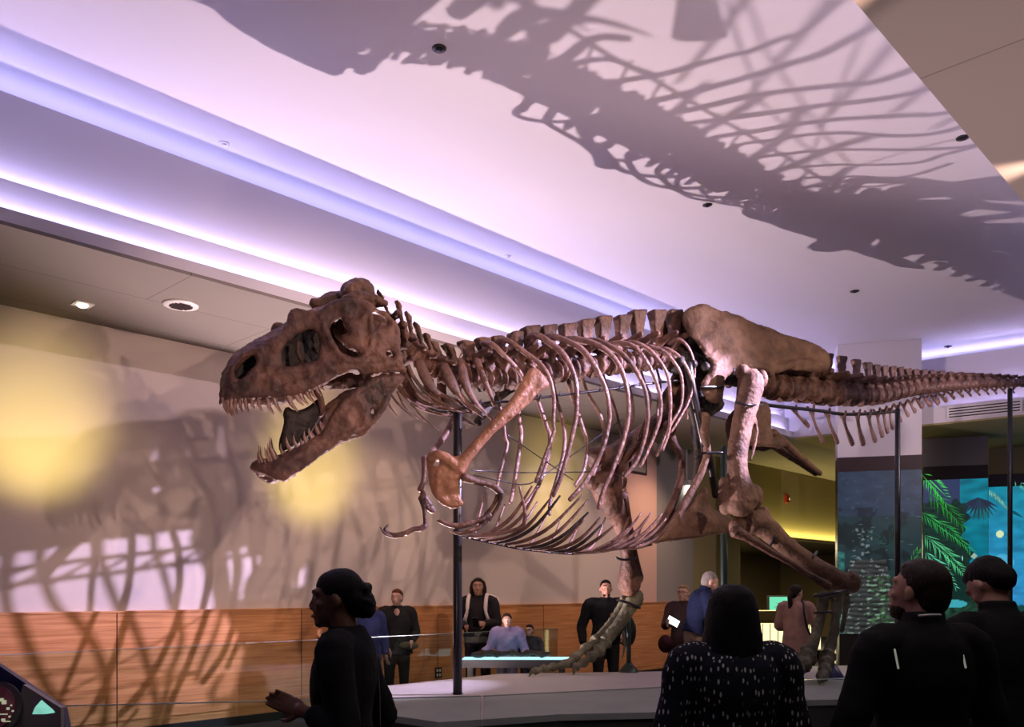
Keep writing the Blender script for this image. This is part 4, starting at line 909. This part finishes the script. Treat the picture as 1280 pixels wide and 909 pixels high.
def person(label, px, D, H, face, skin='light', hair=('short','black'), top=(.02,.02,.02), pants=(.02,.02,.025), arms=None, lean=0., pitch=0., yaw=0., roll=0., hem=.86, bulk=1., flare=1., vox=.011, seat=0., hood=False, topmat=None, collar=None, sleeves=1., pelvis_up=True, neckline=True, shw=1., topname='jacket', legs=None):
    k = H/1.7; x0 = (px-640)/F*D; a = math.radians(face); fw = V((math.cos(a), math.sin(a), 0)); rt = V((fw.y, -fw.x, 0))
    t = thing('person', label, 'person', (x0, D, 0))
    hip = .93
    def T(p):                                  # body-local -> world
        p = V(p)
        if lean and p.z > hip: 
            q = p-V((0,0,hip)); p = V((0,0,hip))+Matrix.Rotation(-lean,3,'X')@q
        return V((x0,D,0))+(rt*p.x+fw*p.y+V((0,0,p.z)))*k
    def tf(md): o = MD(); o.v = [T(v) for v in md.v]; o.f = md.f; return o
    Rh = Matrix.Rotation(yaw,3,'Z')@Matrix.Rotation(roll,3,'Y')@Matrix.Rotation(pitch,3,'X')
    def hf(md): o = MD(); o.v = [T(V((0,.025,1.575))+Rh@V(v)+V((0,.0,0))) for v in md.v]; o.f = md.f; return o
    arms = arms or [((-.25,-.03,1.10),(-.25,.05,.86)), ((.25,-.03,1.10),(.25,.05,.86))]
    body = MD()
    loft([(0,0,.80,.10,.08),(0,0,.92,.15,.10),(0,0,1.08,.125,.09),(0,0,1.25,.15,.10),(0,-.005,1.38,.15,.085),(0,-.01,1.44,.08,.06)], 20, body)
    tube([(0,-.02,1.38),(0,-.005,1.47),(0,.012,1.54)], [.062,.056,.055], 12, body, 2)
    lg = legs or [[(-.09,0,.90),(-.10,.02,.50),(-.10,-.01,.09)], [(.09,0,.90),(.10,.02,.50),(.10,-.01,.09)]]
    for L in lg:
        tube(L, [.080,.055,.038], 12, body, 3); f_ = V(L[2]); tube([f_+V((0,-.03,-.045)), f_+V((0,.06,-.055)), f_+V((0,.15,-.062))], [.035,.034,.024], 10, body, 2)
    hb = MD()
    for i, (e, w) in enumerate(arms):
        s = -1 if i == 0 else 1; sh = V((s*.165*shw,-.01,1.385)); e = V(e); w = V(w)
        tube([V((s*.08,-.01,1.39)), sh, sh.lerp(e,.5), e, e.lerp(w,.3), w], [.05,.052,.045,.036,.036,.024], 12, body, 2)
        d = (w-e).normalized(); hand_md(w, d, V((-s*.9,.1,-.25)), s, .45, body)
    b = tf(body); b.join(hf(head_md(vox)))
    bo = obj('body', fuse(b, min(vox,.0065) if D < 6 else .009, 1), SKIN[skin], t)
    # face details
    for s in (-1,1):
        obj('eye', hf(ell((s*.030,.0765,.011), (.0125,.0070,.006), None, 12, 8)), 'white', bo)
        obj('iris', hf(ell((s*.030,.0815,.011), (.0055,.003,.0055), None, 10, 6)), HAIR['brown'], bo)
        obj('eyebrow', hf(tube([(s*.014,.0895,.037),(s*.032,.085,.041),(s*.05,.070,.036)], [.003,.0035,.0025], 6, None, 2)), HAIR[hair[1]], bo)
    obj('lips', hf(tube([(-.021,.088,-.063),(0,.0985,-.062),(.021,.088,-.063)], [.004,.0075,.004], 8, None, 2, ref=(0,0,1))), mat('lips',tuple(c*.75 if i else c*1.0 for i, c in enumerate(SKIN[skin].node_tree.nodes['Principled BSDF'].inputs['Base Color'].default_value[:3])),.4), bo)
    obj('hair', fuse(hf(hair_md(hair[0])), .0075 if D < 6 else .010, 2, .003, 30), HAIR[hair[1]], bo)
    # clothing
    tp = MD(); B = bulk; z0 = hem
    loft([(0,0,z0,.185*B*flare,.135*B*flare),(0,0,(z0+1.05)/2,.172*B*(1+flare)/2,.125*B*(1+flare)/2),(0,0,1.10,.155*B,.115*B),(0,-.005,1.25,.18*B,.128*B),(0,-.015,1.37,.165*B*shw,.11*B),(0,-.02,1.435,.105,.085),(0,-.015,1.47,.072,.068)], 24, tp)
    for i, (e, w) in enumerate(arms):
        s = -1 if i == 0 else 1; sh = V((s*.172*shw*(.5+.5*B),-.012,1.375)); e = V(e); w = V(w); we = e.lerp(w, .93*sleeves)
        tube([V((s*.08,-.015,1.395)), sh, sh.lerp(e,.5), e, e.lerp(we,.5), we], [.065,.076*B,.066*B,.060*B,.054*B,.045*B], 14, tp, 3)
        for q_ in range(3):
            c_ = e.lerp(sh,.12*q_+.05); tube([c_+V((0,-.055*B,.01)), c_+V((s*.03,-.03,0))], [.018,.012], 8, tp, 1)
    if hood: ell((0,-.10,1.45), (.12,.07,.06), tp)
    if collar: loft([(0,-.012,1.42,.085,.078),(0,-.012,1.47,.075,.073),(0,-.008,1.505,.072,.070)], 20, tp)
    tm = topmat or cloth(topname+'_fabric', top)
    to = obj(topname, fuse(tf(tp), .010, 2, .004, 13), tm, t)
    pn = MD(); loft([(0,0,.80,.13,.11),(0,0,.90,.165,.125),(0,0,1.02,.145,.11)], 20, pn)
    for L in lg:
        a_, b_, c_ = [V(p) for p in L]; tube([a_, a_.lerp(b_,.5), b_, b_.lerp(c_,.6), c_+V((0,0,.0))], [.098,.088,.070,.062,.062], 14, pn, 3)
    obj('trousers', fuse(tf(pn), .012, 2, .004, 11), cloth('trouser_fabric', pants), t)
    for L in lg:
        f_ = V(L[2]); g = MD(); tube([f_+V((0,-.045,-.045)), f_+V((0,.02,-.04)), f_+V((0,.10,-.052)), f_+V((0,.175,-.058))], [.043,.046,.043,.030], 12, g, 2)
        obj('shoe', fuse(tf(g), .008, 1), 'black', t)
    return t, tf, hf, to, T
# ---- foreground
def seam(T, pts, r, m, parent, nm='piping'): return obj(nm, tube([T(p) for p in pts], r, 6, None, 3), m, parent)
t, tf, hf, to, T = person('woman with a black hair bun and black jacket, seen in profile at front left', 428, 3.42, 1.635, 176, 'dark', ('bun','black'),
    (.010,.010,.012), (.012,.012,.014), [((-.235,-.07,1.09),(-.20,.10,1.15)), ((.26,-.11,1.06),(.23,.06,.99))], lean=0., pitch=-.06, yaw=.12, vox=.007, hem=.80, bulk=1.02, flare=1.12, sleeves=.82, topname='jacket')
obj('earring', hf(ell((.086,-.006,-.045), (.006,.006,.012))), mat('gold',(.7,.45,.15),.25,1.), t)
seam(T, [(.10,-.115,1.36),(.12,-.125,1.2),(.12,-.13,1.0),(.15,-.135,.84)], .0022, mat('seam',(.16,.16,.17),.4), to)
seam(T, [(.205,.02,1.30),(.19,.06,1.15),(.20,.07,1.02)], .0022, bpy.data.materials['seam'], to)
seam(T, [(.03,.085,1.43),(.03,.10,1.36),(.02,.12,1.25)], .012, mat('lanyard',(.03,.03,.035),.4), t, 'lanyard')
# patterned blouse
pm = cloth('print_fabric', (.012,.013,.022)); nt = pm.node_tree; b = nt.nodes['Principled BSDF']; tc = nt.nodes.new('ShaderNodeTexCoord')
mp = nt.nodes.new('ShaderNodeMapping'); mp.inputs['Scale'].default_value = (62,62,24); vo = nt.nodes.new('ShaderNodeTexVoronoi'); vo.inputs['Scale'].default_value = 1.; vo.inputs['Randomness'].default_value = .55
rp = nt.nodes.new('ShaderNodeValToRGB'); rp.color_ramp.elements[0].position = .20; rp.color_ramp.elements[0].color = (.48,.48,.46,1); rp.color_ramp.elements[1].position = .29; rp.color_ramp.elements[1].color = (.010,.011,.02,1)
nt.links.new(tc.outputs['Object'], mp.inputs['Vector']); nt.links.new(mp.outputs['Vector'], vo.inputs['Vector']); nt.links.new(vo.outputs['Distance'], rp.inputs['Fac']); nt.links.new(rp.outputs['Color'], b.inputs['Base Color'])
person('woman with a straight black bob and dark blouse dashed in white, from behind', 915, 3.35, 1.575, 93, 'dark', ('bob','black'), pants=(.02,.02,.025),
    arms=[((-.265,.0,1.08),(-.18,.22,.98)), ((.265,.0,1.08),(.18,.22,.98))], vox=.007, hem=.72, bulk=1.12, flare=1.12, topmat=pm, topname='blouse', shw=1.05)
t, tf, hf, to, T = person('bearded man in a black jacket with two pale shoulder stripes, from behind, looking up left', 1152, 3.15, 1.665, 96, 'mid', ('short','brown'), (.008,.008,.009), (.015,.015,.018),
    [((-.285,-.02,1.10),(-.23,.20,1.0)), ((.27,.0,1.08),(.18,.22,.96))], pitch=.16, yaw=.55, vox=.007, hem=.78, bulk=1.06, collar=True, shw=1.0)
g = MD(); ell((0,.036,-.072), (.058,.056,.044), g); obj('beard', hf(g), HAIR['brown'], t)
for s in (-.165,.085): obj('reflective_stripe', tube([T((s,-.108,1.375)), T((s,-.132,1.31))], .0035, 6, None, 1), glow('stripe_glow',(.7,.7,.6),.25), to)  # reflected brightness of the stripes put in as a weak glow
seam(T, [(-.055,-.075,1.492),(-.02,-.088,1.495),(.02,-.086,1.495)], .004, 'white', to, 'shirt_collar')
person('man in black with short black hair bowed forward, at the right edge', 1256, 3.7, 1.70, 100, 'mid', ('short','black'), (.008,.008,.010), (.015,.015,.018),
    [((-.27,.05,1.10),(-.18,.28,1.08)), ((.27,.05,1.10),(.18,.28,1.08))], lean=.10, pitch=-.75, yaw=.15, vox=.007, hem=.78, bulk=1.06, collar=True, shw=1.0)
# ---- visitors behind the platform
hang = None
t, tf, hf, to, T = person('woman with red hair and open black jacket standing against the oak panelling', 496, 11.25, 1.57, -82, 'light', ('short','red'), (.018,.018,.02), (.03,.03,.035),
    [((-.26,.0,1.09),(-.20,.20,.98)), ((.26,.0,1.10),(.12,.20,.88))], yaw=-.35, hem=.80, bulk=1.15, flare=1.08)
obj('bag', fuse(tf(ell((-.16,.17,.92),(.14,.07,.06))), .012,2), cloth('khaki',(.10,.10,.06)), t)
obj('shirt_front', tf(ell((0,.085,1.36),(.045,.045,.07))), SKIN['light'], t)
person('person in a dark blue jacket mostly hidden behind the woman with the hair bun', 459, 10.6, 1.52, -60, 'mid', ('short','black'), (.035,.045,.14), (.02,.02,.03), hem=.8, bulk=1.1, hood=True)
t, tf, hf, to, T = person('dark haired woman in a black sweater wearing white backpack straps, beside the neck pole', 598, 11.75, 1.72, -98, 'mid', ('long','brown'), (.02,.018,.02), (.022,.022,.028),
    [((-.25,.0,1.10),(-.12,.24,1.10)), ((.27,-.02,1.10),(.12,.24,1.06))], yaw=.12, hem=.92, bulk=1.12, topname='sweater')
for s in (-1,1): obj('backpack_strap', tube([T((s*.10,-.10,1.44)), T((s*.115,.01,1.475)), T((s*.12,.115,1.38)), T((s*.125,.15,1.25)), T((s*.16,.11,1.12)), T((s*.15,-.08,1.05))], .026, 10, None, 3, ref=tuple(V((0,0,1))), flat=.8), mat('strap_white',(.72,.62,.60),.6), t)
obj('backpack', fuse(tf(ell((-.02,-.24,1.24),(.19,.11,.24)).join(ell((-.02,-.32,1.14),(.14,.07,.13)))), .012, 2), cloth('backpack_dark',(.03,.035,.04)), t)
obj('backpack_lid', fuse(tf(ell((-.10,-.20,1.38),(.16,.12,.10))), .012, 2), bpy.data.materials['strap_white'], t)
obj('tied_cardigan', fuse(tf(loft([(0,.0,.84,.20,.15),(0,0,.93,.195,.148),(0,0,.99,.18,.14)])), .012, 2, .01, 12), cloth('sage_knit',(.22,.24,.19)), t)
obj('phone', tf(obox((-.02,.30,1.12),(1,0,0),(0,.6,.8),(0,-.8,.6),.04,.075,.006)), 'black', t, False)
t, tf, hf, to, T = person('girl in a lilac sweatshirt reaching over the glowing table', 634, 11.15, 1.265, -92, 'light', ('girl','brown'), (.34,.30,.52), (.20,.20,.26),
    [((-.30,.06,1.08),(-.36,.20,.93)), ((.30,.04,1.10),(.40,.16,1.06))], lean=.05, hem=.78, bulk=1.25, flare=1.1, topname='sweatshirt')
t, tf, hf, to, T = person('boy with short dark hair and glasses behind the glowing table', 662, 11.3, 1.115, -100, 'light', ('short','brown'), (.05,.055,.06), (.04,.04,.06), yaw=-.2, hem=.85, bulk=1.05, topname='shirt')
def glasses(hf, t):
    g = MD()
    for s in (-1,1): tube([V((s*.031+.021*math.cos(a_*.785),.098,.012+.017*math.sin(a_*.785))) for a_ in range(9)], .0028, 6, g, 1); tube([(s*.052,.096,.014),(s*.078,.01,.012)], .0025, 6, g, 1)
    tube([(-.011,.099,.014),(.011,.099,.014)], .0025, 6, g, 1); obj('glasses', hf(g), 'black', t)
glasses(hf, t)
t, tf, hf, to, T = person('man in a long sleeved black shirt with a black backpack beside the stepping foot', 757, 11.45, 1.69, -88, 'mid', ('buzz','black'), (.014,.014,.016), (.016,.016,.018),
    [((-.30,-.02,1.10),(-.20,.16,.98)), ((.31,-.04,1.08),(.30,.06,.86))], yaw=.0, hem=.86, bulk=1.12, topname='shirt', shw=1.15)
obj('beard', fuse(hf(ell((0,.045,-.078),(.052,.048,.036))), .008, 1), HAIR['brown'], t)
obj('chest_badge', tf(ell((-.07,.148,1.24),(.035,.008,.03))), mat('badge_orange',(.55,.2,.08),.5), t)
obj('backpack', fuse(tf(ell((-.30,-.12,1.02),(.13,.12,.22))), .012, 2), 'black', t)
t, tf, hf, to, T = person('woman with short blonde hair and glasses in a dark maroon coat, holding a lit phone', 855, 11.95, 1.63, -118, 'light', ('short','blonde'), (.055,.028,.03), (.05,.04,.038),
    [((-.27,.0,1.09),(-.18,.20,1.0)), ((.25,.06,1.12),(.14,.30,1.16))], yaw=-.1, hem=.62, bulk=1.15, flare=1.15, topname='coat')
glasses(hf, t)
p = T((.13,.37,1.20)); c = P(841.5,777,p.y); 
tm_ = single('phone', obox(c, (.8,.2,-.45), (.42,.1,.8), (0,-1,.1), .085, .045, .006), glow('phone_glow',(1,1,1),2.2), 'brightly lit white phone held by the blonde woman in glasses', 'phone', None, False)
obj('handbag', fuse(tf(ell((.22,.16,.86),(.11,.09,.13))), .012, 2), cloth('bag_wine',(.05,.015,.022)), t)
person('grey haired man in a navy blue jacket and tan trousers leaning to the right', 868, 11.1, 1.82, 6, 'light', ('buzz','grey'), (.010,.016,.05), (.26,.19,.13),
    [((-.25,.06,1.12),(-.18,.28,1.05)), ((.23,.10,1.14),(.18,.34,1.12))], lean=.26, hem=.94, bulk=1.2, collar=True, shw=1.05)
t, tf, hf, to, T = person('woman with a long dark ponytail and beige coat seen from behind', 995, 12.1, 1.63, 62, 'light', ('pony','brown'), (.42,.25,.18), (.03,.03,.03),
    [((-.25,.02,1.10),(-.14,.24,1.05)), ((.27,.02,1.10),(.22,.24,1.0))], hem=.55, bulk=1.1, flare=1.18, topname='coat', yaw=-.5)
obj('bag_strap', tube([T((-.05,.11,1.42)), T((.10,-.05,1.46)), T((.135,-.13,1.30)), T((.17,-.13,1.1)), T((.24,-.06,.92))], .014, 8, None, 3), 'black', t)

# ================================================================ LIGHTS, CAMERA
def strip_light(a, b, w, col, Wt, up=(0,0,1), name='cove_strip'):
    a = V(a); b = V(b); d = b-a; l = bpy.data.lights.new(name, 'AREA'); l.shape = 'RECTANGLE'; l.size = d.length; l.size_y = w; l.color = col; l.energy = Wt
    o = bpy.data.objects.new(name, l); C.objects.link(o); x = d.normalized(); z = -V(up).normalized(); y = z.cross(x)
    m = Matrix((x,y,z)).transposed().to_4x4(); m.translation = (a+b)/2; o.matrix_world = m; return o
LIL = (.58,.52,1.0); LB = (.50,.46,1.0)
strip_light(W(-8,1.965,EYE+2.80), W(12.2,1.965,EYE+2.80), .05, LIL, 150, (-nW.x,-nW.y,.35))
strip_light(W(-8,1.81,EYE+3.06), W(12.3,1.81,EYE+3.06), .05, LIL, 230, (-nW.x,-nW.y,.35))
strip_light(W(-8,1.36,EYE+3.78), W(12.6,1.36,EYE+3.78), .12, LB, 85, (.4*nW.x,.4*nW.y,1))
fa = lambda s,p,z: W(s+.15*(p-2.05),p,z)
strip_light(fa(12.385,2.2,EYE+2.82), fa(12.385,9,EYE+2.82), .05, LIL, 45, (dW.x,dW.y,.35))
strip_light(fa(12.54,2.2,EYE+3.1), fa(12.54,9,EYE+3.1), .05, LIL, 50, (dW.x,dW.y,.35))
strip_light(fa(13.2,1.5,EYE+3.80), fa(13.2,9,EYE+3.80), .12, LB, 50, (-.4*dW.x,-.4*dW.y,1))
strip_light(W(-7,8.2,EYE+3.6), W(13,8.2,EYE+3.6), .12, LB, 85, (-.4*nW.x,-.4*nW.y,1))
FIX = []
def fixture(loc, tgt, W_, col, deg, blend, rad, label, on='floor', mount=None):
    spot(loc, tgt, W_, col, deg, blend, rad); loc = V(loc); d = (V(tgt)-loc).normalized()
    base = V((loc.x,loc.y, mount if mount is not None else 0)); t = thing('spotlight_fixture', label, 'spotlight', base)
    back = loc-d*.05
    can = MD(); tube([back-d*.16, back], [.045,.06], 16, can, 1); obj('can', can, 'black', t)
    obj('stem', tube([back-d*.1, base], .012, 8, None, 1), 'black', t)
    obj('mount', lathe(base if on=='floor' else base-V((0,0,.02)), [(.07,0),(.07,.018)], 16), 'black', t)
# uplight that throws the skeleton's shadow on the ceiling
fixture((-1.42,9.75,.25), (1.4,8.0,5.0), 1250, (1,.76,.80), 132, .35, .03, 'black uplight on the floor tucked behind the platform edge')
fixture((-1.6,4.9,.22), (-1.1,7.6,3.3), 130, (1,.66,.66), 70, .7, .05, 'black added fill uplight on the floor near the front glass, left')  # added fill lamp for the pink underside of the skull
fixture((2.9,5.15,.2), (3.0,5.6,4.2), 380, (1,.72,.74), 110, .8, .08, 'black added fill uplight on the floor under the right soffit')  # added lamp, put in to brighten the right soffit
# track spots on the right soffit
fixture((5.8,8.5,5.3), (-4.3,9.0,.45), 5000, (.74,.60,1.0), 27, .35, .03, 'black spotlight hung from the high ceiling aimed at the ribs', 'ceil', ZC)
spot((5.8,8.5,5.3), (-4.4,9.0,1.7), 900, (1,.74,.84), 36, .6, .03)  # added wider, dimmer beam at the same fixture, for shadows higher up
fixture((1.9,3.6,4.2), (-1.2,7.6,3.4), 360, (1,.66,.52), 44, .5, .03, 'black spotlight under the right soffit aimed at the skull', 'ceil', ZS)
fixture((3.6,5.4,4.2), (.2,8.6,3.0), 360, (1,.68,.55), 60, .5, .03, 'black spotlight under the right soffit aimed at the shoulder', 'ceil', ZS)
fixture((5.8,7.6,4.2), (2.9,9.6,3.6), 300, (1,.72,.55), 60, .5, .03, 'black spotlight under the right soffit aimed at the hips', 'ceil', ZS)
fixture((7.6,9.6,4.2), (5.9,12.2,4.3), 300, (1,.74,.76), 70, .5, .03, 'black spotlight under the right soffit aimed at the tail', 'ceil', ZS)
# yellow wall washers
for i, (px, py, W_, dg) in enumerate([(46,535,330,40),(390,585,280,40),(690,600,150,50)]):
    s = wall_at(px); tg = W(s,0,0); tg.z = EYE+(HZ-py)/F*tg.y
    spot(tg+nW*2.0+V((0,0,-1.3))-dW*.2, tg, W_, (1,.80,.22), dg, 1., .15, 'yellow_wall_wash')
for s, q_ in ((1.0,45),(4.5,80),(8.0,110),(10.6,110)): spot(W(s,1.2,ZS-.02), W(s,.35,.5), q_, (1,.66,.42), 100, .8, .05, 'wall_downlight')
spot(W(10.6,1.5,ZS-.05), W(10.3,.1,2.5), 60, (1,.6,.5), 80, .9, .05, 'wall_downlight')
# back hall warm light
strip_light(W(14.3,-.12,2.76)+nW*.2, W(24,-.12,2.76)+nW*.2, .06, (1,.82,.28), 70)
area((6.5,21.5,2.6), None, 3, 3, (1,.8,.45), 420)
# soft fill light added above the visitors to brighten their faces
area((2.0,2.6,4.15), None, 3.5, 2.0, (1,.86,.84), 24, name='visitor_fill')
area((6.8,10.5,4.15), None, 2.5, 2.0, (1,.84,.8), 26, name='visitor_fill')
w = bpy.data.worlds.new('world'); bpy.context.scene.world = w; w.use_nodes = True
w.node_tree.nodes['Background'].inputs[0].default_value = (.85,.75,.9,1); w.node_tree.nodes['Background'].inputs[1].default_value = .06
cam = bpy.data.cameras.new('camera'); co = bpy.data.objects.new('camera', cam); C.objects.link(co)
co.location = (0,0,EYE); co.rotation_euler = (math.radians(90),0,0); cam.sensor_width = 36; cam.lens = F*36/1280; cam.shift_y = (HZ-454.5)/1280; cam.clip_end = 100
sc = bpy.context.scene; sc.camera = co
sc.view_settings.view_transform = 'Standard'; sc.view_settings.look = 'None'; sc.view_settings.gamma = 1; sc.view_settings.exposure = .15
sc.view_settings.use_curve_mapping = False
